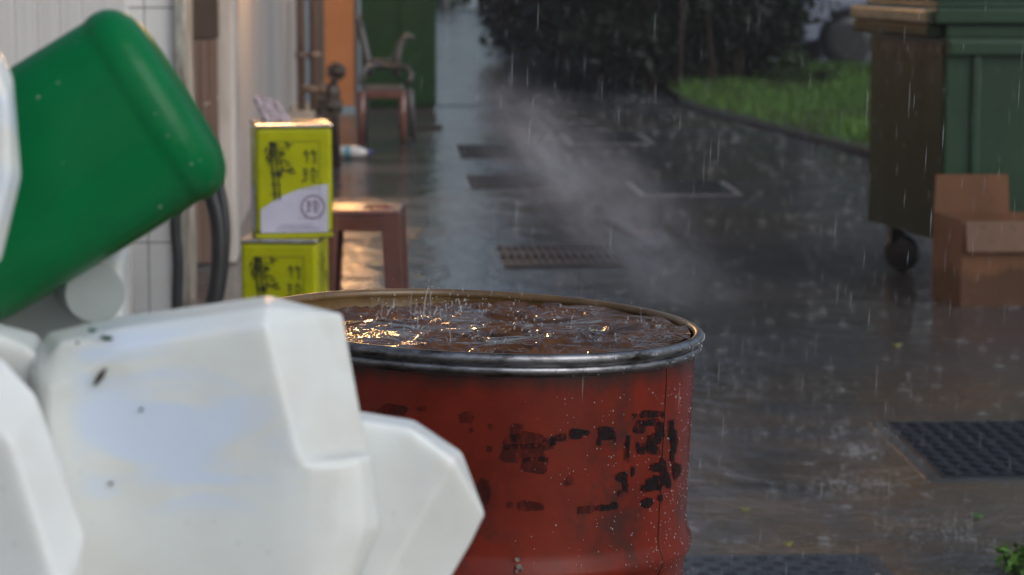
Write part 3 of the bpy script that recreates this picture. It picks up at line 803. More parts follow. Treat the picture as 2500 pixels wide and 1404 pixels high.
# beads of rain on the paint
mb = MB(); r_ = random.Random(5)
for _ in range(520):
    phi = R(r_.triangular(5, 88, 62)); z = r_.uniform(.42, DH - .05); s = r_.choice((.0005, .0005, .0006, .0007, .0008, .0010)) * r_.uniform(.7, 1.2)
    p = on_drum(phi, z, hoop_off(z)); mb.sphere(p, s, 7, 5, (1, 1, r_.uniform(1, 1.5)))
for _ in range(90):
    phi = R(r_.uniform(15, 88)); zz, of = r_.choice(((.0066, .0107), (.0205, .0078), (.0262, .0012))); p = on_drum(phi, DH - zz, of); mb.sphere(p, r_.uniform(.0006, .0016), 7, 5, (1, 1, 1.2))
mb.build('rain_bead', M['bead'], drum)['kind'] = 'stuff'

# water in the drum (level, while the drum leans)
WZ = DC.z - .016
up = Matrix.Rotation(TILT, 3, 'Y') @ Vector((0, 0, 1))
wc = DC - up * (.016 / up.z)
mb = MB(); r_ = random.Random(9)
drops = [(r_.uniform(-.26, .26), r_.uniform(-.26, .26), r_.uniform(.008, .05), r_.uniform(.0020, .0048)) for _ in range(48)]
nr, na = 70, 160; RW = DR - .007
rows = []
for i in range(1, nr + 1):
    row = []
    for k in range(na):
        a = k * 2 * math.pi / na; x, y = RW * i / nr * math.cos(a), RW * i / nr * math.sin(a); z = 0
        for dx, dy, rr, am in drops:
            d = math.hypot(x - dx, y - dy)
            if d < rr + .04: z += am * math.cos((d - rr) * 2 * math.pi / .021) * math.exp(-((d - rr) / .015) ** 2)
        z += .0016 * math.sin(38 * x + 11 * y) + .0018 * math.sin(52 * y - 23 * x + 1) + .001 * math.sin(95 * y + 40 * x)
        row.append(mb.bm.verts.new((x, y, z)))
    rows.append(row)
cv = mb.bm.verts.new((0, 0, 0))
for k in range(na): mb.bm.faces.new((cv, rows[0][k], rows[0][(k + 1) % na]))
for i in range(nr - 1):
    for k in range(na): mb.bm.faces.new((rows[i][k], rows[i + 1][k], rows[i + 1][(k + 1) % na], rows[i][(k + 1) % na]))
o = mb.build('drum_water', M['water'], smooth=True); o.location = (wc.x, wc.y, wc.z)
tag(o, 'rippling brown rainwater filling the red drum to its rim', 'water')

# splashes on the drum water: crowns, jets and flying drops
mb = MB(); r_ = random.Random(21)
def splash(x, y, z0, h, rad):
    bx, by = r_.gauss(0, .004), r_.gauss(0, .004); N_ = 5
    mb.tube([(x + bx * (t / N_) ** 2 + r_.gauss(0, .0005), y + by * (t / N_) ** 2, z0 - .002 + h * t / N_) for t in range(N_ + 1)],
            [rad * 1.8] + [rad * r_.uniform(.35, .8) for _ in range(N_ - 1)] + [rad * .3], 8)
    mb.sphere((x + bx * 1.15, y + by * 1.1, z0 + h * 1.12), rad * r_.uniform(.5, .9), 8, 6)
    # broken crown: short irregular lobes close to the surface
    n = r_.randint(2, 5); cr = rad * r_.uniform(2.5, 5)
    for k in range(n):
        a = k * 2 * math.pi / n + r_.uniform(-.4, .4); hh = h * r_.uniform(.06, .28); q = cr * r_.uniform(.9, 1.5)
        c, s_ = math.cos(a), math.sin(a)
        mb.tube([(x + c * q * .7, y + s_ * q * .7, z0 - .002), (x + c * q, y + s_ * q, z0 + hh * .5), (x + c * q * 1.1 + r_.gauss(0, .001), y + s_ * q * 1.1, z0 + hh)], [rad * r_.uniform(.4, .9), rad * .4, rad * .2], 6)
    for k in range(r_.randint(3, 12)):
        a = r_.uniform(0, 6.28); q = r_.uniform(.5, 4.5) * cr
        mb.sphere((x + math.cos(a) * q, y + math.sin(a) * q, z0 + h * r_.uniform(.1, 1.5)), rad * r_.uniform(.15, .5), 6, 5)
def wpt(px, py):
    q = G(px, py, wc.z); return q
for px, py, h, rad in ((1125, 765, .045, .0028), (1035, 775, .030, .0024), (960, 760, .025, .002), (1000, 752, .022, .002), (1090, 758, .022, .002), (1395, 790, .030, .0017), (1450, 760, .018, .002), (1565, 785, .02, .0015), (1240, 765, .014, .0016), (1100, 830, .02, .0016), (1020, 800, .022, .002), (905, 830, .016, .0015), (1230, 840, .012, .0015), (1320, 838, .012, .0014), (1460, 830, .012, .0016), (930, 780, .02, .0018), (1060, 765, .02, .002), (1160, 775, .02, .0016), (1200, 800, .012, .0014), (985, 740, .02, .002), (945, 770, .012, .0022), (1015, 765, .016, .0026), (1050, 752, .018, .0022), (1110, 772, .014, .0026), (1135, 750, .016, .002), (1075, 785, .012, .002), (975, 790, .012, .002), (1180, 758, .012, .0018), (890, 790, .012, .0018), (920, 755, .014, .0018), (1280, 785, .010, .0016), (1365, 775, .010, .0014), (1500, 772, .012, .0014), (1420, 812, .009, .0015), (1140, 812, .010, .0016), (1270, 815, .009, .0014), (1610, 795, .010, .0014), (1650, 800, .009, .0012), (1000, 835, .009, .0015), (1080, 845, .009, .0014), (1330, 760, .014, .0014), (1570, 800, .016, .0014), (1540, 815, .01, .0012)):
    q = wpt(px, py)
    if (q - wc).length < DR - .02 and not (px > 1190 and r_.random() < .35): splash(q.x, q.y, wc.z, h * r_.choice((.3, .5, .8, 1.1, 1.5)), rad * .8)
for _ in range(260):
    q = wpt(r_.gauss(1080, 130), r_.uniform(735, 850)) if r_.random() < .6 else wpt(r_.uniform(880, 1660), r_.uniform(735, 850))
    if (q - wc).length > DR - .012: continue
    mb.sphere((q.x, q.y, wc.z + abs(r_.gauss(0, .016)) + .001), r_.choice((.0005, .0007, .0009, .0014)), 6, 5, (1, 1, r_.uniform(1, 2.2)))
tag(mb.build('water_splash', M['splash'], smooth=True), 'thin jets and crowns where rain hits the drum water', 'splash', kind='stuff')

# rain drops bouncing off the paving
mb = MB(); r_ = random.Random(33)
for _ in range(1500):
    y = 4.6 + 20 * r_.random() ** 1.6; x = r_.uniform(-.2, 2.6) + y * .06
    rad = r_.uniform(.0010, .0022) * (1 + y * .05)
    for k in range(r_.randint(4, 9)):
        a = r_.uniform(0, 6.28); q = abs(r_.gauss(0, .016)); h = r_.uniform(.001, .028) * (1 - min(q / .05, .8))
        mb.sphere((x + math.cos(a) * q, y + math.sin(a) * q, h), rad * r_.uniform(.5, 1.3), 6, 4, (1, 1, r_.uniform(.8, 1.8)))
    if r_.random() < .5: mb.sphere((x, y, .001), rad * 7, 10, 4, (1, 1, .25))
for px, py, k, sp in ((2095, 1105, 70, .05), (2130, 1190, 40, .06), (1960, 1050, 30, .10), (1880, 930, 60, .16), (2150, 1060, 30, .05), (2290, 1290, 70, .10), (2010, 1195, 50, .08), (1150, 690, 60, .25), (1080, 665, 60, .25), (1030, 655, 30, .12), (1420, 340, 60, .15), (1150, 375, 60, .2)):
    c0 = G(px, py)
    for _ in range(k):
        x, y = c0.x + r_.gauss(0, sp * .8), c0.y + r_.gauss(0, sp)
        for _ in range(4):
            mb.sphere((x + r_.gauss(0, .008), y + r_.gauss(0, .008), abs(r_.gauss(0, .009))), r_.uniform(.0012, .0034), 6, 4, (1.2, 1, .8))
tag(mb.build('rain_splash', M['spray'], smooth=True), 'rain splashes bouncing on the wet paving', 'splash', kind='stuff')

# falling rain
mb = MB(); r_ = random.Random(44)
for _ in range(2600):
    y = 2.6 + 20 * r_.random(); x = (r_.uniform(-.02, .26)) * y
    if x < .03: continue
    z = r_.uniform(0.02, 1.5); l = r_.uniform(.012, .045)
    mb.tube([(x, y, z), (x + .0006, y, z + l * .5), (x + .0012, y, z + l)], [.0002, .0008, .0002], 5, cap=False)
tag(mb.build('rain', M['rain'], smooth=True, normals=False), 'fine falling raindrops in the air over the path', 'rain', kind='stuff')

# ------------------------------------------------------------------ jerrycans in the foreground
def jug(name, label, hulls, m, anchor, vox=.0032, smooth=7, group='empty plastic jerrycans heaped in the foreground', cat='jerrycan'):
    o = thing(name, label, cat, anchor, 0, group)
    mb = MB()
    for h in hulls: mb.hull([p - Vector(anchor) for p in h])
    bd = mb.build('body', m, o, smooth=True)
    md = bd.modifiers.new('remesh', 'REMESH'); md.mode = 'VOXEL'; md.voxel_size = vox; md.use_smooth_shade = True
    md = bd.modifiers.new('smooth', 'SMOOTH'); md.iterations = smooth; md.factor = .5
    return o
def PP(D, *pts): return [P(x, y, D) for x, y in pts]
def cap_part(parent, a, d, r, h, m, name='cap'):
    a = Vector(a) - Vector(parent.location); d = Vector(d).normalized(); mb = MB()
    q = d.to_track_quat('Z', 'Y').to_matrix().to_4x4()
    T_ = Matrix.Translation(a) @ q; mb.lathe([(r * .97, 0), (r, .002), (r, h - .0025), (r * .985, h - .0008), (r * .95, h)], 48, mat=T_); mb.lathe([(r * .95, h), (r * .5, h - .0004), (.0001, h - .0005)], 48, mat=T_)
    return mb.build(name, m, parent)
# main white can lying on its side
D = 1.72
an = P(500, 1100, D + .06)
body = PP(D + .012, (95, 905), (150, 835), (300, 800), (655, 748), (745, 1130), (100, 1130)) + PP(D, (120, 950), (300, 850), (650, 790), (735, 1128), (120, 1128)) \
    + PP(D + .062, (835, 766), (898, 1108)) + PP(D + .05, (60, 900), (120, 812), (300, 772), (655, 722)) + PP(D + .15, (60, 900), (120, 812), (300, 776), (640, 735), (820, 775), (890, 1125), (60, 1130))
low = PP(D, (110, 1124), (690, 1126), (690, 1460), (90, 1460)) + PP(D + .0025, (758, 1138), (755, 1460)) + PP(D + .009, (828, 1132), (830, 1290), (800, 1460)) + PP(D + .02, (876, 1120), (890, 1290), (845, 1335), (838, 1460)) + PP(D + .04, (906, 1108), (928, 1285), (872, 1335), (862, 1460), (60, 1120)) \
    + PP(D + .15, (900, 1115), (920, 1285), (866, 1335), (856, 1460), (60, 1460), (60, 1120))
main = jug('jerrycan', 'big white jerrycan lying across the foreground, grimy, with sky reflection painted blue on a smear', [body, low], M['white_hdpe'], an, .0022, 4)
def speck(parent, D, marks, m, name):
    r_ = random.Random(2)
    for px, py, w, h, rot in marks:
        mb = MB(); pts = []
        for k in range(9):
            a = k * 2 * math.pi / 9; x, y = math.cos(a) * w / 2 * r_.uniform(.7, 1.15), math.sin(a) * h / 2 * r_.uniform(.7, 1.15)
            pts.append((px + x * math.cos(rot) - y * math.sin(rot), py + x * math.sin(rot) + y * math.cos(rot)))
        front = [P(x, y, D) - parent.location for x, y in pts]; mb.hull(front + [p + FW * .004 for p in front]); mb.build(name, m, parent)
speck(main, D - .0016, [(243, 922, 52, 15, -.95), (270, 1181, 14, 8, .1), (344, 1000, 9, 8, 0), (188, 836, 9, 8, 0)], M['husk'], 'husk_fleck')
speck(main, D + .006, [(262, 826, 26, 12, .2), (512, 978, 40, 7, -.15), (224, 806, 20, 10, 0), (250, 822, 12, 8, .3)], M['moss'], 'moss_fleck')

# lower right white can
D2 = 1.86; an = P(950, 1300, D2 + .08)
h = PP(D2, (760, 1010), (1000, 1046), (1108, 1124), (945, 1404), (880, 1510), (700, 1510)) + PP(D2 + .035, (760, 985), (1012, 1026), (1128, 1104), (1184, 1255), (1150, 1325), (1100, 1410), (1030, 1530), (700, 1530)) \
    + PP(D2 + .16, (760, 990), (1005, 1030), (1115, 1105), (1172, 1255), (1090, 1410), (1020, 1530), (700, 1530))
jug('jerrycan', 'white jerrycan with chamfered corner against the red drum, partly behind the big one', [h], M['cream_hdpe'], an, .0024, 8)

# bottom left white can
D3 = 1.60; an = P(40, 1250, D3 + .08)
h = PP(D3, (-160, 1060), (-60, 1010), (30, 1085), (60, 1235), (150, 1460), (-160, 1500)) + PP(D3 + .03, (-180, 880), (0, 872), (88, 965), (208, 1310), (195, 1420), (180, 1500), (-180, 1500)) \
    + PP(D3 + .14, (-180, 890), (0, 880), (78, 965), (198, 1310), (170, 1500), (-180, 1500))
jug('jerrycan', 'white jerrycan in the bottom left corner, nearest the camera', [h], M['cream_hdpe'], an, .0026, 7)

# upper left white can
D4 = 1.62; an = P(-40, 400, D4 + .08)
h = PP(D4, (-160, 150), (-10, 170), (18, 240), (24, 420), (-20, 600), (-160, 660)) + PP(D4 + .03, (-180, 80), (-12, 110), (32, 185), (52, 430), (2, 640), (-180, 720)) + PP(D4 + .13, (-180, 80), (-12, 115), (26, 185), (44, 430), (-6, 640), (-180, 720))
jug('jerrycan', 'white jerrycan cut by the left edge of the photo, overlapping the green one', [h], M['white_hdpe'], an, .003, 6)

# green can, base up to the right: rounded sections lofted along a slanted axis
D5 = 1.88; an = P(240, 400, D5)
ku = D5 / FPX
ax = (-RT * .85 - UP * .53).normalized(); sd_ = (RT * .53 - UP * .85).normalized(); dp = (FW - FW.dot(ax) * ax - FW.dot(sd_) * sd_).normalized()
org = P(378, 256, D5)
def sect(t, k, hw=262, hd=.068, n=28):
    out = []
    for q in range(n):
        a = q * 2 * math.pi / n; c, s_ = math.cos(a), math.sin(a)
        c = math.copysign(abs(c) ** .72, c); s_ = math.copysign(abs(s_) ** .72, s_)
        out.append(org + ax * (t * ku) + sd_ * (hw * ku * k * c) + dp * (hd * k * s_))
    return out
baseh = sect(26, .985) + sect(16, .995) + sect(0, .995) + sect(-26, .975) + sect(-50, .91) + sect(-66, .82) + sect(-76, .70) + sect(-80, .5)
bodyh = sect(-10, .965) + sect(60, .975) + sect(200, .978) + sect(380, .972) + sect(500, .968) + sect(590, .955) + sect(680, .88) + sect(740, .7)
gj = jug('jerrycan', 'green jerrycan leaning with its base up to the right, above the white ones', [baseh, bodyh], M['green_hdpe'], an, .0026, 3)
mb = MB(); r_ = random.Random(77)
for _ in range(16):
    t, k = r_.uniform(-30, 60), 1.0; a = R(r_.gauss(-70, 35)); c, s_ = math.cos(a), math.sin(a)
    c = math.copysign(abs(c) ** .72, c); s_ = math.copysign(abs(s_) ** .72, s_)
    mb.sphere(org + ax * (r_.uniform(-20, 250) * ku if r_.random() < .35 else r_.gauss(-12, 16) * ku) + sd_ * (262 * ku * .975 * c) + dp * (.068 * .975 * s_) - Vector(an), r_.uniform(.0005, .0012), 7, 5)
mb.build('rain_bead', M['bead'], gj)['kind'] = 'stuff'
# mould lines of the green can
mb = MB(); loc = Vector(an)
mb.tube([org + ax * (495 * ku) + sd_ * (262 * ku * .945 * math.copysign(abs(math.cos(R(a))) ** .72, math.cos(R(a)))) + dp * (.068 * .945 * math.copysign(abs(math.sin(R(a))) ** .72, math.sin(R(a)))) - loc for a in range(-120, -10, 5)], .0012, 6); mb.build('mould_line', M['green_hdpe'], gj)

# white bottle with its round cap towards the camera
D6 = 1.95; an = P(200, 720, D6 + .07)
h = PP(D6, (40, 790), (120, 700), (230, 640), (296, 640), (296, 900), (0, 900), (-100, 840)) + PP(D6 + .03, (-120, 760), (100, 690), (232, 592), (300, 575), (316, 600), (316, 900), (-120, 960)) + PP(D6 + .13, (-120, 760), (100, 690), (232, 600), (305, 585), (312, 900), (-120, 960))
bt = jug('white_bottle', 'white bottle with a grey round screw cap under the green jerrycan', [h], M['cream_hdpe'], an, .003, 8, cat='bottle')
cap_part(bt, P(198, 700, D6 + .02), P(230, 716, D6 - .052) - P(198, 700, D6 + .02), .0222, .078, M['cap_grey'])
# a narrow can behind the left edge of the heap
an = P(40, 880, 1.80)
h = PP(1.76, (-60, 800), (70, 850), (120, 900), (60, 1010), (-60, 1010)) + PP(1.80, (-80, 770), (90, 815), (140, 910), (60, 1040), (-80, 1040)) + PP(1.88, (-80, 770), (90, 815), (140, 910), (60, 1040), (-80, 1040))
jug('jerrycan', 'white jerrycan wedged between the big one and the corner one', [h], M['cream_hdpe'], an, .003, 6)

# low trolley that carries the heap, below the frame
tr = thing('cart', 'low metal cart under the heap of jerrycans', 'cart', (-.12, 1.72, 0))
mb = MB(); mb.box((-.5, -.3, .70), (.36, .3, .73)); mb.build('top', M['tin_metal'], tr, bevel=.006)
for x in (-.46, .32):
    for y in (-.26, .26):
        mb = MB(); mb.tube([(x, y, 0), (x, y, .70)], .016, 10); mb.build('leg', M['iron'], tr)

# ------------------------------------------------------------------ wheeled bin and cardboard box
A = G(2300, 592, .20); Bq = G(2120, 540, .20)
bo = thing('wheeled_bin', 'large dark green four wheeled rubbish bin with warm light painted tan on its lid edge', 'bin', (A.x, A.y, 0))
dirx = Vector((1, -.06, 0)).normalized(); diry = (Bq - A); diry.z = 0; dep = diry.length; diry.normalize()
def W(u, v, z): return Vector((dirx.x * u + diry.x * v, dirx.y * u + diry.y * v, z))
print('bin depth', dep, A, Bq)
def wbox(mb, u0, u1, v0, v1, z0, z1):
    c = [(u0, v0), (u1, v0), (u1, v1), (u0, v1)]
    vs = [mb.bm.verts.new(W(u, v, z0)) for u, v in c] + [mb.bm.verts.new(W(u, v, z1)) for u, v in c]
    for q in ((0, 3, 2, 1), (4, 5, 6, 7), (0, 1, 5, 4), (1, 2, 6, 5), (2, 3, 7, 6), (3, 0, 4, 7)): mb.bm.faces.new([vs[i] for i in q])
mb = MB(); wbox(mb, .001, 1.25, .001, dep, .2, 1.02)
for u in (.10, .42, .75, 1.05): wbox(mb, u, u + .035, -.018, .0, .26, .98)
wbox(mb, -.0, 1.25, -.03, .0, .95, 1.01)
mb.build('body', M['bin_green'], bo, bevel=.012)
mb = MB(); wbox(mb, -.006, .0, .012, dep - .01, .205, 1.0); mb.build('side_panel', M['bin_olive_sheen'], bo, bevel=.002)
mb = MB(); wbox(mb, -.05, 1.3, -.02, dep + .03, 1.075, 1.14)
# domed lid top
for k in range(6): wbox(mb, -.03 + k * .006, 1.28, .02 + k * .05, dep - k * .05, 1.14 + k * .02, 1.16 + k * .02)
mb.build('lid', M['bin_green'], bo, bevel=.02, seg=3)
mb = MB(); wbox(mb, .002, 1.25, .004, dep - .01, 1.0205, 1.0745); mb.build('rim', M['bin_green'], bo, bevel=.006)
mb = MB(); wbox(mb, -.075, -.051, .02, dep + .06, 1.075, 1.135); mb.build('lid_edge', M['bin_tan_lit'], bo, bevel=.012, seg=3)
mb = MB(); wbox(mb, -.065, -.007, .03, dep + .05, 1.02, 1.072); mb.build('lid_skirt', M['bin_olive_sheen'], bo, bevel=.01, seg=3)
mb = MB()
r_ = random.Random(8); v = .03
while v < dep - .05:
    w = r_.uniform(.008, .02); wbox(mb, -.0085, -.0062, v, v + w, 1.0 - r_.uniform(.04, .10), 1.0); v += w + r_.uniform(.004, .02)
mb.build('dark_streak', M['black_plastic'], bo)  # ragged dark strips just below the lid
def frame(mb, px0, px1, py0, py1, t):
    D = (A - CAM).dot(FW) - .08
    p = lambda x, y: P(x, y, D) - A.xyz + Vector((0, 0, A.z))
    a, c2, e, f = p(px0, py0), p(px1, py0), p(px1, py1), p(px0, py1)
    for s, q in ((a, c2), (c2, e), (e, f), (f, a)): mb.tube([s, q], t, 8)
mb = MB(); frame(mb, 2340, 2420, 52, 95, .016); mb.build('handle', M['bin_green'], bo)
mb = MB(); D = (A - CAM).dot(FW) - .04
for (u, v) in ((.09, dep - .09), (.09, .10), (1.15, .10), (1.15, dep - .09)):
    c = W(u, v, 0)
    mb = MB(); mb.box((c.x - .035, c.y - .05, .12), (c.x + .035, c.y + .05, .199)); cs = mb.build('castor', M['black_plastic'], bo, bevel=.008)
    mb = MB(); rot = Matrix.Translation((c.x + .02, c.y - .03, .078)) @ Matrix.Rotation(R(60), 4, 'Z') @ Matrix.Rotation(R(90), 4, 'Y')
    mb.lathe([(0, -.024), (.06, -.024), (.076, -.018), (.078, 0), (.076, .018), (.06, .024), (0, .024)], 28, mat=rot); mb.build('wheel', M['rubber'], cs)

cb = G(2340, 750); cbD = (cb - CAM).dot(FW)
co = thing('cardboard_box', 'open brown cardboard box with raised flap in front of the green bin', 'box', cb)
def K(px, py, dy=0): q = P(px, py, cbD) - cb; return Vector((q.x, dy, q.z))
x0, x1, xs = K(2340, 0).x, K(2340, 0).x + .42, K(2310, 0).x
zt = K(2330, 535).z; t = .006
mb = MB(); mb.box((x0, 0, 0), (x1, t, zt - .012)); mb.build('front_panel', M['card'], co)
mb = MB(); vs = [(x0, t + .001, 0), (xs, .30, 0), (xs, .30, zt + .004), (x0, t + .001, zt)]
mb.face(vs); o = mb.build('side_panel', M['card_pale'], co); md = o.modifiers.new('solid', 'SOLIDIFY'); md.thickness = .006
mb = MB(); mb.box((xs, .30, 0), (x1 - .05, .306, zt)); mb.box((x1 - .006, t, 0), (x1, .30, zt)); mb.build('back_panel', M['card'], co)
mb = MB(); zb = K(2300, 440).z
mb.face([(xs + .004, .31, zt), (K(2503, 0).x, .31, zt), (K(2500, 0).x, .325, zb), (xs + .012, .325, zb)]); o = mb.build('rear_flap', M['card'], co); md = o.modifiers.new('solid', 'SOLIDIFY'); md.thickness = .005
mb = MB(); mb.face([(x0 + .012, -.004, zt - .004), (x1, -.004, zt - .004), (x1, -.022, K(0, 612).z), (x0 + .016, -.022, K(0, 612).z)]); o = mb.build('front_flap', M['card_pale'], co); md = o.modifiers.new('solid', 'SOLIDIFY'); md.thickness = .005
mb = MB(); mb.box((x0 + .01, .01, .002), (x1 - .01, .29, .006)); mb.build('floor_panel', M['card'], co)

# ------------------------------------------------------------------ shrubs along the right of the path
def foliage_mesh(seed, w, d, h, n, ls):
    r_ = random.Random(seed); mb = MB()
    clumps = [(r_.uniform(-.5, .5) * w, r_.uniform(-.5, .5) * d, r_.uniform(.10, .92) * h, r_.uniform(.16, .34) * min(w, d)) for _ in range(46)]
    for _ in range(n):
        cx, cy, cz, cr = r_.choice(clumps)
        v = Vector((r_.gauss(0, 1), r_.gauss(0, 1), r_.gauss(0, 1))).normalized() * cr * r_.random() ** .4
        p = Vector((cx, cy, max(.03, cz + v.z * 1.1))) + Vector((v.x, v.y, 0))
        a = Vector((r_.gauss(0, 1), r_.gauss(0, 1), r_.gauss(-.5, .8))).normalized(); bb = a.orthogonal().normalized()
        bb = (Matrix.Rotation(r_.uniform(0, 6.28), 3, a) @ bb); l = ls * r_.uniform(.6, 1.4)
        mb.face([p, p + a * l * .5 + bb * l * .22, p + a * l, p + a * l * .5 - bb * l * .22])
    return mb
def make_bush(label, loc, w, d, h, seed, mats, n=11000, ls=.13):
    o = thing('shrub', label, 'shrub', loc, 0, 'shrubs along the right of the path')
    foliage_mesh(seed, w, d, h, n, ls).build('foliage', mats, o, normals=False)
    r_ = random.Random(seed + 50)
    for k in range(5):
        x, y = r_.uniform(-.35, .35) * w, r_.uniform(-.45, .3) * d; hh = h * r_.uniform(.6, .95)
        mb = MB(); mb.tube([(x, y, 0), (x + r_.gauss(0, .05), y + r_.gauss(0, .05), hh * .35), (x + r_.gauss(0, .14), y + r_.gauss(0, .14), hh)], [.028, .022, .008], 7); mb.build('stem', M['bark'], o)
    return o
spots = [((1320, 100), 'shrub with yellow green leaves at the far end of the row', 1.0, 1.4, 2.6, 'leaf_mid'),
         ((1385, 150), 'dark shrub third from the far end, with yellowish weeds at its foot', 1.6, 1.6, 3.0, 'leaf_dark'),
         ((1470, 188), 'dark broad shrub where the path edge bends, pale leaves at its foot', 1.6, 1.6, 3.3, 'leaf_dark'),
         ((1560, 222), 'dense dark shrub nearest the cross drain on the path', 1.6, 1.4, 3.4, 'leaf_dark'),
         ((1660, 228), 'dark shrub with reddish stems at the tip of the lawn', 1.5, 1.3, 3.3, 'leaf_dark'),
         ((1790, 218), 'tall dark shrub in the middle behind the lawn', 1.5, 1.4, 3.6, 'leaf_dark'),
         ((1835, 214), 'dark green shrub next to the parked car', .85, 1.2, 3.2, 'leaf_dark')]
bushes = []
for i, (px, lab, w, d, h, mm) in enumerate(spots):
    q = G(*px); q.y += .45
    bushes.append(make_bush(lab, q, w, d, h, 100 + i, M[mm]))
# second rank standing behind
for i, (x, y, lab) in enumerate(((3.4, 33, 'dark shrub in the back rank behind the path bend'), (2.95, 29.5, 'dark shrub in the back rank behind the middle of the lawn'), (3.6, 39, 'dark shrub in the back rank at the far end'), (4.4, 46, 'hazy shrub farthest down the path'), (2.9, 26.9, 'dark shrub in the back rank near the parked car'))):
    c = copy_tree(bushes[2 + i % 4]); c.location = (x, y, 0); c.rotation_euler = (0, 0, i * 1.3); c.scale = (1.25, 1.2, 1.15); c['label'] = lab
# low hedge added to darken the far lane and its reflection
o = thing('hedge', 'low hazy hedge added across the far end of the lane to darken it', 'hedge', (2.3, 62, 0))
mbh = foliage_mesh(900, 3.0, .8, .95, 5000, .14); mbh.build('foliage', M['leaf_mid'], o, normals=False)
o = thing('post', 'pale slim post standing at the far end of the lane', 'post', (1.52, 60.5, 0))
mb = MB(); mb.tube([(0, 0, 0), (0, 0, 1.6)], .06, 10); mb.build('shaft', M['wall_white'], o); mb = MB(); mb.sphere((0, 0, 1.62), .075, 10, 6, (1, 1, .6)); mb.build('cap', M['wall_white'], o)
# little plants at the lawn edge
for i, (px, py, lab, s) in enumerate(((2010, 218, 'low grey green weed on the lawn below the car', .22), (1915, 215, 'low leafy weed at the foot of the last shrub', .45), (2492, 1400, 'green weed at the bottom right corner', .07))):
    q = G(px, py); o = thing('weed', lab, 'plant', q, 0)
    foliage_mesh(300 + i, s, s, s * .8, 700 if i < 2 else 160, .075 if i < 2 else .03).build('foliage', M['leaf_mid'] if i < 2 else M['grass'], o, normals=False)

# tall trees behind the shrubs (their crowns hang above the frame)
def make_tree(label, x, y, h, seed):
    o = thing('tree', label, 'tree', (x, y, 0), 0, 'trees behind the shrubs')
    r_ = random.Random(seed); mb = MB()
    mb.tube([(0, 0, 0), (.1, 0, h * .3), (.0, .1, h * .6), (.1, 0, h * .9)], [.16, .13, .09, .03], 10)
    for k in range(5):
        a = r_.uniform(0, 6.28); mb.tube([(.05, 0, h * .4 + k * .3), (math.cos(a) * 1.0, math.sin(a) * 1.0, h * .6 + k * .3)], [.06, .02], 7)
    mb.build('trunk', M['bark'], o)
    f = foliage_mesh(seed, 4.2, 4.2, h * .75, 5200, .32).build('crown', M['leaf_dark'], o, normals=False); f.location = (0, 0, h * .3)
    return o
for i, (x, y) in enumerate(((5.5, 27, ), (5.3, 34), (6.2, 41), (6.6, 50), (9.5, 41), (13, 41))):
    if i == 0: t0 = make_tree('tall dark tree rising behind the shrubs, tree %s' % 'beside the lawn', x, y, 7.2, 500)
    else:
        c = copy_tree(t0); c.location = (x, y, 0); c.rotation_euler = (0, 0, i * 1.1)
        c['label'] = ['', 'tall dark tree behind the path bend', 'tall dark tree halfway down the far path', 'tall dark tree at the end of the far path', 'tall dark tree beyond the parked silver car', 'tall dark tree at the far side of the car park'][i]

# pale fallen leaves and scraps
def leaf(label, q, rz, l, w, m, name='fallen_leaf', rx=.2, grp=None):
    mb = MB(); pts = []
    for k in range(10):
        a = k * 2 * math.pi / 10; pts.append((math.cos(a) * l / 2 * (1 if abs(math.cos(a)) < .9 else 1.15), math.sin(a) * w / 2, .004 * math.cos(a * 2)))
    mb.face(pts); o = mb.build(name, m); md = o.modifiers.new('s', 'SOLIDIFY'); md.thickness = .002
    o.location = q; o.rotation_euler = (rx, .1, rz); return tag(o, label, 'leaf', grp)
leaf('reddish brown fallen leaf on the wet path beyond the drum', G(1560, 572) + Vector((0, 0, .012)), .4, .11, .06, M['litter_leaf'])
leaf('small reddish curl of leaf beside the brown fallen leaf', G(1545, 562) + Vector((0, 0, .02)), 1.9, .06, .02, M['litter_leaf'], rx=.8)
leaf('small dark green leaf on the silty paving at the lower right', G(2385, 1266) + Vector((0, 0, .008)), .3, .035, .025, M['green_leaf'])
leaf('tiny yellow leaf on the paving near the drum side', G(1820, 1250) + Vector((0, 0, .006)), 0, .022, .012, M['yellow_leaf'])
leaf('yellow leaf on the paving in front of the cardboard box', G(2190, 846) + Vector((0, 0, .006)), .2, .035, .018, M['yellow_leaf'])
leaf('yellow scrap at the edge of the perforated plate', G(1923, 1348) + Vector((0, 0, .02)), .2, .022, .016, M['yellow_leaf'])
for px, py, lab, l, w, z in ((1450, 150, 'pale broad leaf in the dark shrub, left of a pair', .13, .06, .35), (1560, 132, 'pale broad leaf in the dark shrub, right of a pair', .15, .07, .45), (1437, 188, 'pale leaf at the foot of the shrub by the path bend', .12, .10, .06), (1465, 208, 'pale grey leaf lying lowest at the shrub foot', .13, .09, .03), (1890, 145, 'pale leaf low in the shrub next to the parked car', .12, .12, .3)):
    q = G(px, py, z); leaf(lab, q, .4, l * .8, w * .7, M['pale_leaf'], 'pale_leaf', rx=.35)

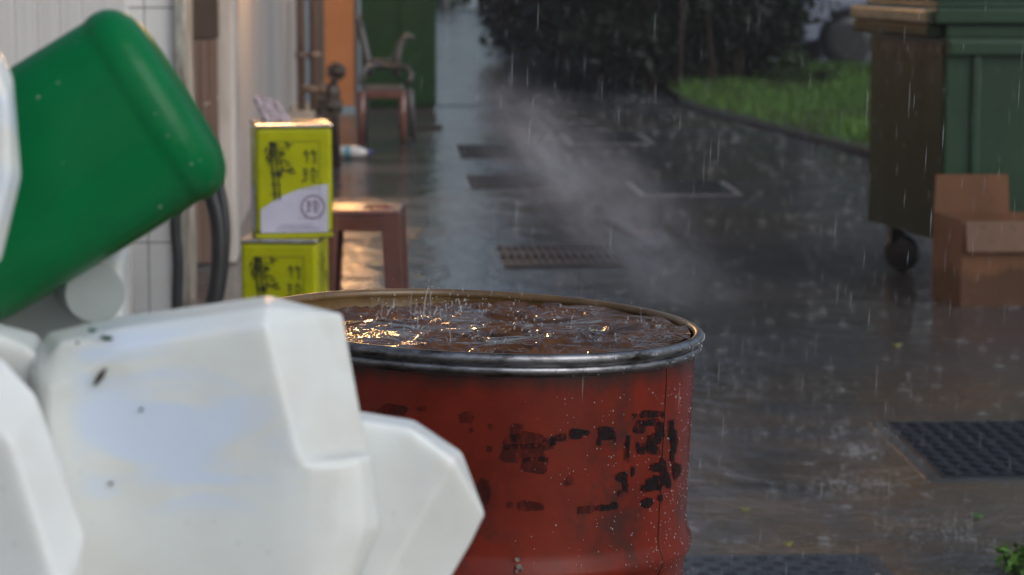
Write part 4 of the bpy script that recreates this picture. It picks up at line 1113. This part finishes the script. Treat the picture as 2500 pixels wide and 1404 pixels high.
# ------------------------------------------------------------------ parked cars
def make_car(label, loc, rz, paint):
    o = thing('parked_car', label, 'car', loc, rz, 'cars parked beyond the lawn')
    out = [(-2.1, .25)]
    def arch(cx): return [(cx + .37 * math.cos(math.pi - k * math.pi / 10), .30 + .37 * math.sin(math.pi - k * math.pi / 10)) for k in range(11)]
    out += arch(-1.28) + [(-.8, .22), (.8, .22)] + arch(1.3) + [(2.08, .25), (2.15, .5), (2.1, .85), (1.55, .92), (-.85, .92), (-1.75, .80), (-2.08, .66), (-2.15, .45)]
    mb = MB(); mb.prism(out, -.84, .84); mb.build('body', paint, o, bevel=.06, seg=3)
    mb = MB(); cab = [(-.95, .915), (-.35, 1.38), (.15, 1.46), (1.1, 1.42), (1.75, .915)]
    a = [mb.bm.verts.new((x, -.80 + (.14 if z > 1 else 0), z)) for x, z in cab]; c = [mb.bm.verts.new((x, .80 - (.14 if z > 1 else 0), z)) for x, z in cab]
    mb.bm.faces.new(a); mb.bm.faces.new(c[::-1])
    for i in range(5): mb.bm.faces.new((a[i], c[i], c[(i + 1) % 5], a[(i + 1) % 5]))
    mb.build('cabin', paint, o, bevel=.04, seg=2)
    mb = MB()
    mb.face([(-.93, -.70, .95), (-.93, .70, .95), (-.39, .62, 1.36), (-.39, -.62, 1.36)]); g1 = mb.build('windscreen', M['glass_dark'], o); g1.location = (-.012, 0, .012)
    for s in (-1, 1):
        mb = MB(); mb.face([(-.72, s * .80, .96), (.4, s * .80, .96), (.4, s * .672, 1.37), (-.28, s * .668, 1.34)]); mb.face([(.46, s * .80, .96), (1.55, s * .80, .96), (1.08, s * .675, 1.36), (.46, s * .672, 1.38)]); w = mb.build('side_window', M['glass_dark'], o); w.location = (0, s * .012, 0)
        mb = MB(); mb.box((-2.13, s * .56 - .16, .58), (-2.02, s * .56 + .16, .70)); mb.build('headlight', M['alloy'], o, bevel=.03)
        for cx in (-1.28, 1.3):
            rot = Matrix.Translation((cx, s * .74, .30)) @ Matrix.Rotation(R(-90 * s), 4, 'X') @ Matrix.Scale(-1, 4, (0, 0, 1))
            mb = MB(); mb.lathe([(.0, -.10), (.27, -.10), (.30, -.08), (.30, .08), (.27, .10), (.19, .10)], 32, mat=rot); wh = mb.build('wheel', M['rubber'], o)
            mb = MB(); mb.lathe([(.0, -.104), (.08, -.103), (.2, -.101)], 20, mat=rot)
            for k in range(5):
                for y in (-.107,):
                    mb.box((.03, -.025, y), (.19, .025, y + .02), mat=rot @ Matrix.Rotation(k * 1.2566, 4, 'Z'))
            mb.build('rim', M['alloy'], wh)
    return o
w = G(2066, 160)
c = make_car('silver blue car whose front wheel shows between the shrubs and the bin', (w.x + 1.14, w.y + .8, 0), R(8), M['silver'])
c2 = copy_tree(c); c2.location = (9.9, 36.5, 0); c2.rotation_euler = (0, 0, R(4)); c2['label'] = 'silver car farther back above the green bin lid'
c3 = copy_tree(c); c3.location = (14.5, 37.5, 0); c3.rotation_euler = (0, 0, R(180)); c3['label'] = 'silver car at the far right behind the bin'

# ------------------------------------------------------------------ mist drifting over the path
def mist(name, label, p0, p1, r0, dens, seed):
    ax = p1 - p0; ln = ax.length
    o_m = N(name + '_volume'); o_m.n.remove(o_m.b)
    v = o_m.new('ShaderNodeVolumePrincipled'); v.inputs['Color'].default_value = (.78, .86, 1, 1); v.inputs['Anisotropy'].default_value = .2
    crd = o_m.coord()
    ns = o_m.noise(o_m.coord(scale=(1, 1, 2.2)), 1.7, 5, .65, .8)
    ln_ = o_m.new('ShaderNodeVectorMath', operation='LENGTH'); o_m.link(crd, ln_.inputs[0])
    fall = o_m.new('ShaderNodeMapRange'); fall.interpolation_type = 'SMOOTHSTEP'; o_m.link(ln_.outputs['Value'], fall.inputs[0])
    fall.inputs[1].default_value, fall.inputs[2].default_value, fall.inputs[3].default_value, fall.inputs[4].default_value = .0, .98, 1.0, 0.0
    n2 = o_m.ramp(ns, .40, .74)
    o_m.link(o_m.math('MULTIPLY', o_m.math('MULTIPLY', n2, fall.outputs[0]), dens), v.inputs['Density'])
    o_m.link(v.outputs[0], o_m.out.inputs['Volume'])
    mb = MB(); mb.sphere((0, 0, 0), 1, 20, 14); o = mb.build(name, o_m.m)
    q = ax.to_track_quat('Z', 'Y'); o.rotation_euler = q.to_euler(); o.location = (p0 + p1) / 2; o.scale = (r0, r0, ln / 2)
    return tag(o, label, 'mist', kind='stuff')
mist('mist', 'thin diagonal wisp of mist drifting above the path', P(1060, 120, 10.0), P(1880, 860, 8.3), .26, 4.2, 1)

# ------------------------------------------------------------------ air
hz = N('haze_volume'); hz.n.remove(hz.b)
v = hz.new('ShaderNodeVolumePrincipled'); v.inputs['Color'].default_value = (.86, .9, 1, 1); v.inputs['Density'].default_value = .0012; v.inputs['Anisotropy'].default_value = .1
hz.link(v.outputs[0], hz.out.inputs['Volume'])
mb = MB(); mb.box((-31, -13, -1), (46, 111, 9.0)); tag(mb.build('haze', hz.m), 'rain haze thickening down the path', 'haze', kind='stuff')

# ------------------------------------------------------------------ light
wd = bpy.data.worlds.new('World'); S.world = wd; wd.use_nodes = True
nt = wd.node_tree; bg = nt.nodes['Background']
sk = nt.nodes.new('ShaderNodeTexSky'); sk.sky_type = 'NISHITA'; sk.sun_disc = False
EL, AZ = R(38), R(130)
sk.sun_elevation = EL; sk.sun_rotation = AZ; sk.air_density = 1.2; sk.dust_density = 4
hs = nt.nodes.new('ShaderNodeHueSaturation'); hs.inputs['Saturation'].default_value = .75
nt.links.new(sk.outputs[0], hs.inputs['Color']); tint = nt.nodes.new('ShaderNodeMix'); tint.data_type = 'RGBA'; tint.blend_type = 'MULTIPLY'; tint.inputs[0].default_value = 1; tint.inputs[7].default_value = (.88, .97, 1.08, 1)   # overcast, slightly blue
nt.links.new(hs.outputs[0], tint.inputs[6]); nt.links.new(tint.outputs[2], bg.inputs['Color'])
bg.inputs['Strength'].default_value = .1
sun = bpy.data.lights.new('sun', 'SUN'); sun.energy = .5; sun.angle = R(40); sun.color = (.97, .98, 1)
so = bpy.data.objects.new('sun', sun); COL.objects.link(so)
d = Vector((math.sin(AZ) * math.cos(EL), math.cos(AZ) * math.cos(EL), math.sin(EL)))
so.rotation_euler = d.to_track_quat('Z', 'Y').to_euler(); so.location = (3, -3, 8)

S.render.engine = 'CYCLES'
S.cycles.volume_step_rate = 2.0
S.cycles.volume_max_steps = 256
S.cycles.volume_bounces = 1
S.cycles.transparent_max_bounces = 24
S.cycles.sample_clamp_indirect = 6
S.view_settings.view_transform = 'Standard'; S.view_settings.look = 'None'; S.view_settings.gamma = 1
S.view_settings.exposure = 0.2
